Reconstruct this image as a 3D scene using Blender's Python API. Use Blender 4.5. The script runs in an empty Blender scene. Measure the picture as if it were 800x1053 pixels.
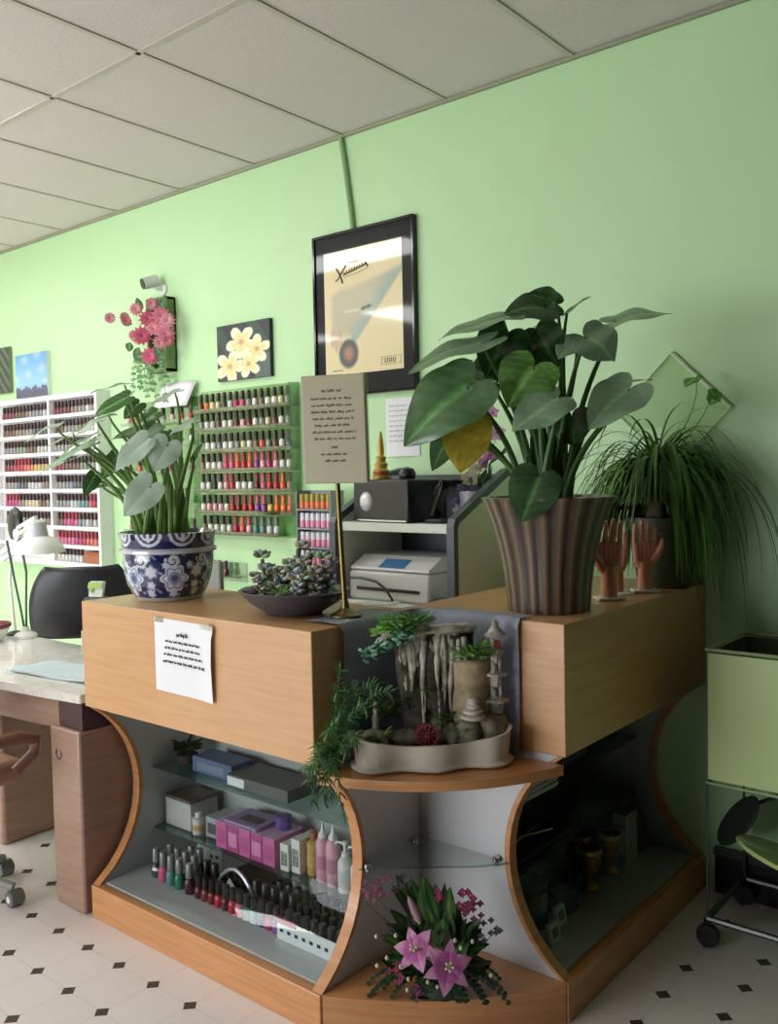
import bpy, math, random
from mathutils import Vector as V, Matrix
from math import sin, cos, pi, sqrt, radians

rng = random.Random(7)
COL = bpy.context.scene.collection
scene = bpy.context.scene

# ------------------------------------------------------------------ camera
CAM = V((1.623, -1.645, 1.476)); RT = V((0.772, 0.635, -0.020)); UP = V((-0.012, 0.047, 0.999)); F = 927.28
RT.normalize(); FW = UP.cross(RT).normalized(); UP = RT.cross(FW).normalized()
cd = bpy.data.cameras.new('camera'); cam = bpy.data.objects.new('camera', cd); COL.objects.link(cam)
cam.matrix_world = Matrix(((RT.x, UP.x, -FW.x, CAM.x), (RT.y, UP.y, -FW.y, CAM.y), (RT.z, UP.z, -FW.z, CAM.z), (0, 0, 0, 1)))
cd.sensor_fit = 'VERTICAL'; cd.sensor_height = 24; cd.lens = F / 1053 * 24; cd.clip_start = .05
scene.camera = cam

def ray(px, py): return FW * F + RT * (px - 400) - UP * (py - 526.5)
def at(px, py, ax, val):                       # point of the photo on a plane x/y/z = val of the room
    d = ray(px, py); return CAM + d * ((val - CAM[ax]) / d[ax])
def atd(px, py, depth): return CAM + ray(px, py) * (depth / F)
def depth(p): return (V(p) - CAM).dot(FW)

# ------------------------------------------------------------------ mesh builder
def lin(c):
    return tuple(((x / 255) / 12.92 if x <= 10 else (((x / 255) + .055) / 1.055) ** 2.4) for x in c)

class MB:
    def __init__(s): s.v = []; s.f = []; s.m = []; s.c = {}
    def add(s, vs, fs, mi=0, cols=None):
        b = len(s.v); s.v += [tuple(v) for v in vs]
        for f in fs: s.f.append(tuple(b + i for i in f)); s.m.append(mi)
        if cols:
            for i, c in enumerate(cols): s.c[b + i] = c
        return s
    def box(s, x0, x1, y0, y1, z0, z1, mi=0):
        vs = [(x, y, z) for z in (z0, z1) for y in (y0, y1) for x in (x0, x1)]
        return s.add(vs, [(0, 2, 3, 1), (4, 5, 7, 6), (0, 1, 5, 4), (2, 6, 7, 3), (0, 4, 6, 2), (1, 3, 7, 5)], mi)
    def obox(s, c, ax, ay, az, mi=0):          # oriented box: centre and three half axes
        c, ax, ay, az = V(c), V(ax), V(ay), V(az)
        vs = [c + ax * i + ay * j + az * k for k in (-1, 1) for j in (-1, 1) for i in (-1, 1)]
        return s.add(vs, [(0, 2, 3, 1), (4, 5, 7, 6), (0, 1, 5, 4), (2, 6, 7, 3), (0, 4, 6, 2), (1, 3, 7, 5)], mi)
    def lathe(s, prof, c=(0, 0, 0), n=16, mi=0, cap=True, axis='z', sx=1, sy=1):
        vs, fs = [], []; k = len(prof)
        for i in range(n):
            a = 2 * pi * i / n
            for r, z in prof:
                x, y = r * cos(a) * sx, r * sin(a) * sy
                p = (x, y, z) if axis == 'z' else ((x, -z, y) if axis == 'y' else (z, x, y))
                vs.append((p[0] + c[0], p[1] + c[1], p[2] + c[2]))
        for i in range(n):
            j = (i + 1) % n
            for q in range(k - 1): fs.append((i * k + q, j * k + q, j * k + q + 1, i * k + q + 1))
        if cap:
            if prof[0][0] > 1e-6: fs.append(tuple(i * k for i in reversed(range(n))))
            if prof[-1][0] > 1e-6: fs.append(tuple(i * k + k - 1 for i in range(n)))
        return s.add(vs, fs, mi)
    def cyl(s, c, r, z0, z1, n=16, mi=0, axis='z'): return s.lathe([(r, z0), (r, z1)], c, n, mi, axis=axis)
    def tube(s, pts, rad, n=8, mi=0, cap=True):
        pts = [V(p) for p in pts]; k = len(pts)
        if not isinstance(rad, (list, tuple)): rad = [rad] * k
        vs, fs = [], []; t0 = None; nrm = None
        for i, p in enumerate(pts):
            t = (pts[min(i + 1, k - 1)] - pts[max(i - 1, 0)])
            t = t.normalized() if t.length > 1e-9 else V((0, 0, 1))
            if nrm is None:
                a = V((1, 0, 0)) if abs(t.x) < .8 else V((0, 1, 0)); nrm = t.cross(a).normalized()
            else:
                nrm = (nrm - t * nrm.dot(t)); nrm = nrm.normalized() if nrm.length > 1e-6 else t.orthogonal().normalized()
            b = t.cross(nrm)
            for j in range(n):
                an = 2 * pi * j / n; vs.append(p + (nrm * cos(an) + b * sin(an)) * rad[i])
        for i in range(k - 1):
            for j in range(n):
                jj = (j + 1) % n; fs.append((i * n + j, i * n + jj, (i + 1) * n + jj, (i + 1) * n + j))
        if cap: fs.append(tuple(reversed(range(n)))); fs.append(tuple((k - 1) * n + j for j in range(n)))
        return s.add(vs, fs, mi)
    def ell(s, c, r, n=10, m=6, mi=0, rot=None, jit=0):
        c = V(c); r = (r, r, r) if not isinstance(r, (tuple, list)) else r
        vs, fs = [], []
        for i in range(m + 1):
            th = pi * i / m
            for j in range(n):
                ph = 2 * pi * j / n; q = 1 + (rng.uniform(-jit, jit) if 0 < i < m else 0)
                p = V((r[0] * sin(th) * cos(ph) * q, r[1] * sin(th) * sin(ph) * q, r[2] * cos(th) * q))
                if rot: p = rot @ p
                vs.append(c + p)
        for i in range(m):
            for j in range(n):
                jj = (j + 1) % n; fs.append((i * n + j, (i + 1) * n + j, (i + 1) * n + jj, i * n + jj))
        return s.add(vs, fs, mi)
    def prism(s, poly, a, b, axis='x', mi=0, mside=None):     # polygon in the two other axes, extruded a..b
        k = len(poly)
        def P(u, w, t): return {'x': (t, u, w), 'y': (u, t, w), 'z': (u, w, t)}[axis]
        vs = [P(u, w, a) for u, w in poly] + [P(u, w, b) for u, w in poly]
        s.add(vs, [tuple(range(k)), tuple(reversed(range(k, 2 * k)))], mi)
        s.add(vs, [(i, i + k, (i + 1) % k + k, (i + 1) % k) for i in range(k)], mi if mside is None else mside)
        return s
    def sheet(s, nu, nv, fn, mi=0, col=None):
        vs = [fn(i / nu, j / nv) for j in range(nv + 1) for i in range(nu + 1)]
        fs = [(j * (nu + 1) + i, j * (nu + 1) + i + 1, (j + 1) * (nu + 1) + i + 1, (j + 1) * (nu + 1) + i) for j in range(nv) for i in range(nu)]
        cols = [col(i / nu, j / nv) for j in range(nv + 1) for i in range(nu + 1)] if col else None
        return s.add(vs, fs, mi, cols)
    def mesh(s, name, mats, smooth=40):
        me = bpy.data.meshes.new(name); me.from_pydata(s.v, [], s.f); me.update()
        if not isinstance(mats, (list, tuple)): mats = [mats]
        for m in mats: me.materials.append(m)
        me.polygons.foreach_set('material_index', s.m)
        if s.c:
            ca = me.color_attributes.new('paint', 'FLOAT_COLOR', 'POINT')
            for i, c in s.c.items(): ca.data[i].color = (*c[:3], 1)
        if smooth:
            me.polygons.foreach_set('use_smooth', [True] * len(me.polygons))
            me.set_sharp_from_angle(angle=radians(smooth))
        return me
    def build(s, name, mats, parent=None, loc=(0, 0, 0), rz=0, smooth=40, bevel=0, solid=0):
        o = bpy.data.objects.new(name, s.mesh(name, mats, smooth)); COL.objects.link(o)
        o.location = loc; o.rotation_euler = (0, 0, rz)
        if parent: o.parent = parent
        if solid:
            md = o.modifiers.new('solid', 'SOLIDIFY'); md.thickness = solid; md.offset = 0
        if bevel:
            md = o.modifiers.new('bevel', 'BEVEL'); md.width = bevel; md.segments = 2; md.limit_method = 'ANGLE'; md.angle_limit = radians(50)
        return o

def tag(o, label=None, cat=None, group=None, kind=None):
    if label: o['label'] = label
    if cat: o['category'] = cat
    if group: o['group'] = group
    if kind: o['kind'] = kind
    return o
def thing(name, label, cat, loc=(0, 0, 0), rz=0, group=None):
    o = bpy.data.objects.new(name, None); COL.objects.link(o); o.location = loc; o.rotation_euler = (0, 0, rz); o.empty_display_size = .05
    return tag(o, label, cat, group)
def dup(root, loc, label=None, rz=None, group=None):
    r = root.copy(); COL.objects.link(r); r.location = loc
    if rz is not None: r.rotation_euler = (0, 0, rz)
    if label: r['label'] = label
    if group: r['group'] = group
    for ch in list(root.children):
        c = ch.copy(); COL.objects.link(c); c.parent = r
        for g in list(ch.children):
            d = g.copy(); COL.objects.link(d); d.parent = c
    return r
def bez(p0, p1, p2, p3, n=10):
    p0, p1, p2, p3 = V(p0), V(p1), V(p2), V(p3); out = []
    for i in range(n + 1):
        t = i / n; out.append(p0 * (1 - t) ** 3 + p1 * 3 * t * (1 - t) ** 2 + p2 * 3 * t * t * (1 - t) + p3 * t ** 3)
    return out
ORD = ['first', 'second', 'third', 'fourth', 'fifth', 'sixth', 'seventh', 'eighth', 'ninth', 'tenth', 'eleventh', 'twelfth', 'thirteenth', 'fourteenth', 'fifteenth', 'sixteenth', 'seventeenth', 'eighteenth']

# ------------------------------------------------------------------ materials
MATS = {}
def mat(key, rgb, rough=.5, metal=0, var=.06, scale=30, bump=0, coat=0, trans=0, spec=.5, stretch=(1, 1, 1), sss=0, emit=0):
    if key in MATS: return MATS[key]
    m = bpy.data.materials.new(key); m.use_nodes = True; nt = m.node_tree; N = nt.nodes; L = nt.links
    b = N['Principled BSDF']; c = lin(rgb)
    b.inputs['Roughness'].default_value = rough; b.inputs['Metallic'].default_value = metal
    b.inputs['Coat Weight'].default_value = coat; b.inputs['Coat Roughness'].default_value = .05
    b.inputs['Transmission Weight'].default_value = trans; b.inputs['Specular IOR Level'].default_value = spec
    if sss: b.inputs['Subsurface Weight'].default_value = sss; b.inputs['Subsurface Radius'].default_value = (.02, .01, .005)
    if emit: b.inputs['Emission Strength'].default_value = emit; b.inputs['Emission Color'].default_value = (*c, 1)
    tc = N.new('ShaderNodeTexCoord'); mp = N.new('ShaderNodeMapping'); mp.inputs['Scale'].default_value = stretch
    nz = N.new('ShaderNodeTexNoise'); nz.inputs['Scale'].default_value = scale; nz.inputs['Detail'].default_value = 4
    L.new(tc.outputs['Object'], mp.inputs['Vector']); L.new(mp.outputs['Vector'], nz.inputs['Vector'])
    mx = N.new('ShaderNodeMix'); mx.data_type = 'RGBA'
    mx.inputs['A'].default_value = (*[x * (1 - var) for x in c], 1); mx.inputs['B'].default_value = (*[min(1, x * (1 + var)) for x in c], 1)
    if var >= .3:
        mr = N.new('ShaderNodeMapRange'); mr.inputs['From Min'].default_value = .36; mr.inputs['From Max'].default_value = .64; L.new(nz.outputs['Fac'], mr.inputs['Value']); L.new(mr.outputs['Result'], mx.inputs['Factor'])
    else: L.new(nz.outputs['Fac'], mx.inputs['Factor'])
    L.new(mx.outputs['Result'], b.inputs['Base Color'])
    if bump:
        bp = N.new('ShaderNodeBump'); bp.inputs['Strength'].default_value = bump; bp.inputs['Distance'].default_value = .004
        L.new(nz.outputs['Fac'], bp.inputs['Height']); L.new(bp.outputs['Normal'], b.inputs['Normal'])
    MATS[key] = m; return m
def paintmat(key, rough=.5, coat=0, bump=0, trans=0, metal=0, spec=.5):
    if key in MATS: return MATS[key]
    m = mat(key, (200, 200, 200), rough, metal, 0, 40, bump, coat, spec=spec); nt = m.node_tree
    a = nt.nodes.new('ShaderNodeVertexColor'); a.layer_name = 'paint'
    nt.links.new(a.outputs['Color'], nt.nodes['Principled BSDF'].inputs['Base Color'])
    return m
def leafmat(key, rough=.3):
    if key in MATS: return MATS[key]
    m = paintmat(key, rough, spec=.6); nt = m.node_tree; N = nt.nodes; L = nt.links
    tr = N.new('ShaderNodeBsdfTranslucent'); mx = N.new('ShaderNodeMixShader'); mx.inputs['Fac'].default_value = .22
    a = [n for n in N if n.type == 'VERTEX_COLOR'][0]
    L.new(a.outputs['Color'], tr.inputs['Color']); L.new(N['Principled BSDF'].outputs[0], mx.inputs[1]); L.new(tr.outputs[0], mx.inputs[2])
    L.new(mx.outputs[0], N['Material Output'].inputs['Surface']); return m
def glassmat(key, tint=(235, 245, 240), refl=.08, rough=.02):
    if key in MATS: return MATS[key]
    m = bpy.data.materials.new(key); m.use_nodes = True; nt = m.node_tree; N = nt.nodes; L = nt.links; N.remove(N['Principled BSDF'])
    t = N.new('ShaderNodeBsdfTransparent'); t.inputs['Color'].default_value = (*lin(tint), 1)
    g = N.new('ShaderNodeBsdfGlossy'); g.inputs['Roughness'].default_value = rough; g.inputs['Color'].default_value = (1, 1, 1, 1)
    lw = N.new('ShaderNodeLayerWeight'); lw.inputs['Blend'].default_value = .25
    mr = N.new('ShaderNodeMapRange'); mr.inputs['To Min'].default_value = refl * .6; mr.inputs['To Max'].default_value = min(1, refl * 5)
    L.new(lw.outputs['Fresnel'], mr.inputs['Value']); mx = N.new('ShaderNodeMixShader')
    L.new(mr.outputs['Result'], mx.inputs['Fac']); L.new(t.outputs[0], mx.inputs[1]); L.new(g.outputs[0], mx.inputs[2])
    L.new(mx.outputs[0], N['Material Output'].inputs['Surface']); MATS[key] = m; return m
def woodmat(key, rgb, dark, rough=.35, stretch=(1.2, 1.2, 22), scale=3, coat=.15):
    if key in MATS: return MATS[key]
    m = mat(key, rgb, rough, 0, 0, scale, 0, coat, stretch=stretch); nt = m.node_tree
    mx = [n for n in nt.nodes if n.type == 'MIX'][0]; mx.inputs['A'].default_value = (*lin(dark), 1); mx.inputs['B'].default_value = (*lin(rgb), 1)
    nz = [n for n in nt.nodes if n.type == 'TEX_NOISE'][0]; nz.inputs['Detail'].default_value = 8; nz.inputs['Distortion'].default_value = .6
    cr = nt.nodes.new('ShaderNodeValToRGB'); cr.color_ramp.elements[0].position = .3; cr.color_ramp.elements[1].position = .62
    nt.links.new(nz.outputs['Fac'], cr.inputs['Fac']); nt.links.new(cr.outputs['Color'], mx.inputs['Factor']); return m

WOOD = woodmat('beech_veneer', (208, 160, 112), (198, 149, 101))
WOODE = woodmat('beech_edge_band', (206, 146, 94), (186, 126, 76))
WHITE = mat('white_laminate', (205, 207, 210), .35, var=.02)
WHITEP = mat('white_plastic', (238, 238, 236), .35, var=.02)
GLASS = glassmat('display_glass', (228, 236, 234), .022)
GSHELF = glassmat('glass_shelf_pane', (205, 222, 216), .10)
ACRYL = glassmat('clear_acrylic', (226, 236, 226), .10)
BLACKP = mat('black_plastic', (22, 22, 24), .35, var=.1)
BLACKG = mat('black_gloss', (12, 13, 15), .12, var=.1, spec=.4)
CHROME = mat('chrome', (200, 200, 205), .18, 1, .03)
DGREY = mat('dark_grey_laminate', (84, 90, 96), .45, var=.05)
GREYP = mat('warm_grey_plastic', (206, 207, 205), .45, var=.03)
INK = mat('ink', (52, 54, 50), .7, var=.1)
INKL = mat('pale_ink', (128, 128, 104), .7, var=.1)
PAPER = mat('white_paper', (236, 238, 242), .7, var=.02)
SOIL = mat('potting_soil', (52, 42, 32), .9, var=.4, scale=90, bump=.6)
BRASS = mat('aged_brass', (120, 104, 62), .35, .8, .15)
LEAF = leafmat('leaf', .26)
bp_ = LEAF.node_tree.nodes.new('ShaderNodeBump'); bp_.inputs['Strength'].default_value = .35; bp_.inputs['Distance'].default_value = .006
nz_ = [q for q in LEAF.node_tree.nodes if q.type == 'TEX_NOISE'][0]; nz_.inputs['Scale'].default_value = 26; nz_.inputs['Detail'].default_value = 1
LEAF.node_tree.links.new(nz_.outputs['Fac'], bp_.inputs['Height']); LEAF.node_tree.links.new(bp_.outputs['Normal'], LEAF.node_tree.nodes['Principled BSDF'].inputs['Normal'])
LEAFD = leafmat('dull_leaf', .55)

# ------------------------------------------------------------------ the setting
WY, CZ = 1.454, 3.008
def struct(name, mb, m, smooth=0, bevel=0):
    return tag(mb.build(name, m, smooth=smooth, bevel=bevel), kind='structure')
WALL = mat('green_wall_paint', (190, 229, 176), .42, var=.03, scale=6, bump=.03, spec=.4)
OFFW = mat('cream_wall_paint', (214, 212, 196), .6, var=.03, scale=5)
struct('wall_back', MB().box(-6.6, 3.3, WY, WY + .1, 0, CZ + .1), WALL)
struct('wall_left', MB().box(-6.7, -6.6, -4.6, WY + .1, 0, CZ + .1), OFFW)
struct('wall_right', MB().box(1.9, 2.0, -4.6, WY, 0, CZ), mat('side_bounce_cut', (20, 20, 17), .8, var=.03))  # unseen wall, set close and near black to keep bounce off the desk
struct('added_bulkhead', MB().box(.95, 1.899, -4.59, WY - .001, 2.76, CZ - .008), mat('added_bulkhead_dark', (38, 36, 31), .8, var=.03))  # unseen bulkhead, added to block ceiling bounce on the desk's right face
wf_ = MB()
for a in ((-6.7, -4.3, 0, CZ + .1), (-4.3, -.3, 0, .35), (-4.3, -.3, 1.95, CZ + .1)): wf_.box(a[0], a[1], -4.7, -4.6, a[2], a[3])
struct('wall_front', wf_, mat('tan_wall_paint', (170, 160, 140), .6, var=.03))
struct('wall_front', MB().box(-.3, 3.4, -4.7, -4.6, 0, CZ + .1), mat('front_bounce_cut', (34, 32, 27), .8, var=.03))  # unseen stretch of front wall, made dark to cut bounce light
wn = struct('added_window', MB().box(-4.3, -4.24, -4.69, -4.61,   .35, 1.95).box(-.36, -.3, -4.69, -4.61, .35, 1.95).box(-4.3, -.3, -4.69, -4.61, .35, .41).box(-4.3, -.3, -4.69, -4.61, 1.89, 1.95).box(-2.33, -2.27, -4.69, -4.61, .41, 1.89), mat('added_window_metal', (150, 152, 154), .4, .6))  # unseen window, added as a frame for the frontal fill
la = bpy.data.lights.new('front_fill', 'AREA'); la.shape = 'RECTANGLE'; la.size = 3.8; la.size_y = 1.45; la.energy = 135; la.color = (.94, .97, 1)  # added fill lamp at the window opening, brightens front-facing sides and the niche
lo_ = bpy.data.objects.new('front_fill', la); COL.objects.link(lo_); lo_.location = (-2.3, -4.58, 1.15); lo_.rotation_euler = (radians(90), 0, 0)

def floor_mat():
    m = mat('vinyl_dot_tile', (230, 223, 219), .38, var=.035, scale=14, spec=.4); nt = m.node_tree; N = nt.nodes; L = nt.links
    tc = [n for n in N if n.type == 'TEX_COORD'][0]; sep = N.new('ShaderNodeSeparateXYZ'); L.new(tc.outputs['Object'], sep.inputs[0])
    def math_(op, a, b=None):
        n = N.new('ShaderNodeMath'); n.operation = op
        for i, x in enumerate((a, b)):
            if x is None: continue
            if isinstance(x, (int, float)): n.inputs[i].default_value = x
            else: L.new(x, n.inputs[i])
        return n.outputs[0]
    P = .1695
    def cell(o, off):
        a = math_('DIVIDE', math_('SUBTRACT', o, off), P); return math_('ABSOLUTE', math_('SUBTRACT', math_('FRACT', math_('ADD', a, 100.5)), .5))
    u, v = cell(sep.outputs[0], -.728), cell(sep.outputs[1], -.121)
    dot = math_('LESS_THAN', math_('ADD', u, v), .142)
    seam = math_('MULTIPLY', math_('LESS_THAN', math_('MINIMUM', u, v), .011), .16)
    base = N['Principled BSDF'].inputs['Base Color'].links[0].from_socket
    m1 = N.new('ShaderNodeMix'); m1.data_type = 'RGBA'; L.new(seam, m1.inputs['Factor']); L.new(base, m1.inputs['A']); m1.inputs['B'].default_value = (*lin((120, 112, 104)), 1)
    m2 = N.new('ShaderNodeMix'); m2.data_type = 'RGBA'; L.new(dot, m2.inputs['Factor']); L.new(m1.outputs['Result'], m2.inputs['A']); m2.inputs['B'].default_value = (*lin((72, 62, 56)), 1)
    L.new(m2.outputs['Result'], N['Principled BSDF'].inputs['Base Color']); return m
struct('floor', MB().box(-6.7, 3.4, -4.7, WY + .1, -.1, 0), floor_mat())
CEIL = mat('mineral_ceiling_tile', (210, 202, 199), .9, var=.10, scale=160, bump=.35, spec=.1)
struct('ceiling', MB().box(-6.7, 3.4, -4.7, WY + .1, CZ, CZ + .1), CEIL)
g = MB(); gx = [-1.16 + .58 * k for k in range(-9, 8)]; gy = [.364 - 1.16 * k for k in range(0, 5)]
for x in gx: g.box(x - .010, x + .010, -4.6, WY, CZ - .006, CZ - .0005)
for y in gy: g.box(-6.6, 3.3, y - .010, y + .010, CZ - .006, CZ - .0005)
struct('trim_1', g, mat('ceiling_tee_bar', (190, 184, 172), .6, var=.03))
struct('trim_2', MB().box(-6.6, 3.3, WY - .016, WY, CZ - .016, CZ - .002), mat('wall_angle', (150, 152, 128), .6, var=.05))

# ceiling lights
def ceiling_light(x, y, label, w=.56, l=1.12, power=26):
    t = thing('ceiling_light', label, 'ceiling light', (x, y, CZ - .008), group='fluorescent ceiling lights')
    f = MB()
    for sx in (-1, 1): f.box(sx * w / 2 - .015, sx * w / 2 + .015, -l / 2, l / 2, -.012, -.001)
    for sy in (-1, 1): f.box(-w / 2, w / 2, sy * l / 2 - .015, sy * l / 2 + .015, -.012, -.001)
    f.build('light_frame', WHITEP, t)
    MB().box(-w / 2 + .015, w / 2 - .015, -l / 2 + .015, l / 2 - .015, -.008, -.002).build('diffuser', mat('lit_diffuser', (250, 250, 246), .5, emit=power, var=0), t, smooth=0)
LIGHTS = [(-3.77, -2.536), (-5.51, -.216), (-5.51, -2.536)]
t = thing('strip_light', 'lit surface fluorescent fixture on the ceiling near the green wall', 'ceiling light', (-2.55, -.22, CZ - .0085))
MB().box(-.56, .56, -.14, .14, -.02, 0).build('light_frame', WHITEP, t, smooth=0)
MB().prism([(-.13, -.021), (-.11, -.055), (-.05, -.075), (.05, -.075), (.11, -.055), (.13, -.021)], -.54, .54, 'x').build('diffuser', mat('lit_diffuser', (250, 250, 246), .5, emit=22, var=0), t)
for i, (x, y) in enumerate(LIGHTS):
    ceiling_light(x, y, 'lit fluorescent ceiling panel, ' + ORD[i] + ' of those out over the salon floor')

# ------------------------------------------------------------------ reception desk: two glazed wings and the corner niche
L_, X2, Y2, D_ = 1.063, .486, .444, .444
TOPZ, BZ, PZ = 1.07, .718, .11
def arc_profile(n=14, z0=PZ, z1=BZ, inset=.012, deep=.17):          # concave front: list of (depth, z)
    c = (z1 - z0) / 2; R = (c * c + deep * deep) / (2 * deep); zc = (z0 + z1) / 2; out = []
    for i in range(n + 1):
        z = z0 + (z1 - z0) * i / n
        out.append((inset + deep - (R - sqrt(max(0, R * R - (z - zc) ** 2))), z))
    return out
ARC = arc_profile()
desk = thing('reception_desk', 'L-shaped beech reception desk with curved glass display fronts and open corner niche', 'reception desk')
MB().box(-L_, 0, 0, D_, BZ, TOPZ).build('upper_box', WOOD, desk, smooth=0, bevel=.003)
MB().box(-.06, X2, Y2, WY - .002, BZ, TOPZ).build('upper_box', WOOD, desk, smooth=0, bevel=.003)
MB().box(-L_, 0, .0, D_, 0, PZ).build('plinth', WOODE, desk, smooth=0, bevel=.003)
MB().box(.001, X2, Y2, WY - .002, 0, PZ).build('plinth', WOODE, desk, smooth=0, bevel=.003)
def bulge(n, sag):                                                     # curved front between the two wings
    a, b = V((.002, .006)), V((X2 - .004, Y2 - .003)); d = b - a; nn = V((d.y, -d.x)).normalized(); out = []
    for i in range(n + 1):
        t = i / n; out.append(tuple(a + d * t + nn * sag * 4 * t * (1 - t)))
    return out
MB().prism(bulge(16, .05) + [(.002, Y2 - .001)], 0, PZ, 'z').build('plinth', WOODE, desk, bevel=.002)
MB().prism(bulge(20, .088) + [(.004, Y2 - .004)], .672, .698, 'z').build('corner_shelf', WOODE, desk, bevel=.003)
def side(name, x0, x1, along):                                        # end panel with a concave banded front edge
    prof = ARC
    m = MB()
    if along == 'x':                                                   # left wing: profile in y
        poly = [(d, z) for d, z in prof] + [(D_ - .003, BZ - .001), (D_ - .003, PZ)]
        m.prism(poly, x0, x1, 'x', 0, 0)
        band = [(d - .004, z) for d, z in prof] + [(d + .012, z) for d, z in reversed(prof)]
        o = m.build(name, WHITE, desk, smooth=30)
        MB().prism(band, x0 - .001, x1 + .001, 'x').build('edge_band', WOODE, o, smooth=30)
    else:                                                              # right wing: profile in x
        poly = [(X2 - d, z) for d, z in prof] + [(-.034, BZ - .001), (-.034, PZ)]
        m.prism(poly, x0, x1, 'y', 0, 0)
        band = [(X2 - d + .004, z) for d, z in prof] + [(X2 - d - .012, z) for d, z in reversed(prof)]
        o = m.build(name, WHITE, desk, smooth=30)
        MB().prism(band, x0 - .001, x1 + .001, 'y').build('edge_band', WOODE, o, smooth=30)
side('side_panel', -L_, -L_ + .032, 'x'); side('side_panel', -.034, -.001, 'x')
side('side_panel', Y2 + .001, Y2 + .034, 'y'); side('side_panel', WY - .036, WY - .004, 'y')
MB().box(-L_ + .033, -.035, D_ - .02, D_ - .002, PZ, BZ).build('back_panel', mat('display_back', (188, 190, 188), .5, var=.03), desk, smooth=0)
MB().box(-.002, .022, Y2 + .035, WY - .037, PZ, BZ).build('back_panel', mat('display_back_shade', (150, 152, 148), .5, var=.05), desk, smooth=0)  # right wing's back: same panel, its shade put into a darker grey
MB().box(-L_ + .033, -.035, .035, D_ - .021, PZ, PZ + .006).build('display_floor', WHITE, desk, smooth=0)
MB().box(.023, X2 - .035, Y2 + .035, WY - .037, PZ, PZ + .006).build('display_floor', WHITE, desk, smooth=0)
gl = MB(); pts = arc_profile(24, inset=.022)
gl.sheet(1, 24, lambda u, v: (-L_ + .033 + u * (L_ - .068), pts[round(v * 24)][0], pts[round(v * 24)][1] + .0))
gl.build('glass_front', GLASS, desk)
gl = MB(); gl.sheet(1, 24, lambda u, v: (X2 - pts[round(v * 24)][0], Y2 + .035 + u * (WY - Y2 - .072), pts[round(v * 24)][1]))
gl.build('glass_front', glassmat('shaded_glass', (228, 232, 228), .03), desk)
for z, y0 in ((.245, .235), (.46, .235)):
    MB().box(-L_ + .034, -.036, y0, D_ - .022, z - .006, z).build('glass_shelf', GSHELF, desk, smooth=0)
for z in (.30, .5):
    MB().box(.024, .245, Y2 + .036, WY - .038, z - .006, z).build('glass_shelf', GSHELF, desk, smooth=0)
MB().prism([(.002, .16), (.10, .25), (.25, .37), (.31, Y2 - .002), (.002, Y2 - .002)], .388, .394, 'z').build('glass_shelf', GSHELF, desk, smooth=0)
for p in ((.010, .19), (.012, .40), (.27, Y2 - .008)):
    MB().lathe([(.009, .378), (.011, .384), (.011, .400), (.006, .404)], (p[0], p[1], 0), 12).build('shelf_clip', CHROME, desk)

# greeked writing: the photo's lettering is too small and blurred to read, so only its lines and word gaps are kept
def greek(m, lines, fw, mi=0):
    for x0, x1, z, h in lines:
        x = x0
        while x < x1 - .003:
            w = min(rng.uniform(.010, .026) * fw, x1 - x); xx = x
            while xx < x + w - .0012:
                lw = rng.uniform(.0012, .0024) * fw; hh = h * rng.choice((.62, .62, .62, 1, .9)); dz = h * .25 if rng.random() < .12 else 0
                m.box(xx, min(xx + lw, x + w), -.0006, 0, z - dz, z - dz + hh, mi); xx += lw + .0007 * fw
            x += w + .0045 * fw

# sheet of paper taped to the front
t = thing('taped_paper_sign', 'curling white printed notice taped to the front of the beech desk', 'notice', (-.522, -.002, .944))
MB().sheet(10, 12, lambda u, v: (-.139 + .274 * u + (.006 if v > .9 else 0) * u, -.0012 - .010 * max(0, u - .75) * 4 * (1.2 - abs(v - .5)), -.113 + .222 * v - .004 * u)).build('sheet', PAPER, t)
m = MB(); greek(m, [(-.030, .022, .062, .013)], 1.0)
greek(m, [(-.085, .082, .040, .0075), (-.088, .086, .020, .0075), (-.093, .092, .000, .0075), (-.098, .104, -.022, .0085)], 1.0)
m.v = [(x, y - .004 - .010 * max(0, (x + .139) / .274 - .75) * 4 * 1.2, z - .004 * (x + .139) / .274) for x, y, z in m.v]; m.build('lettering', INK, t, smooth=0)
for sx in (-1, 1): MB().box(sx * .115 - .02, sx * .115 + .02, -.0022 - (.013 if sx > 0 else 0), -.0014 - (.013 if sx > 0 else 0), .095, .112).build('tape', glassmat('clear_tape', (235, 236, 225), .15, .2), t, smooth=0)

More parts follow.
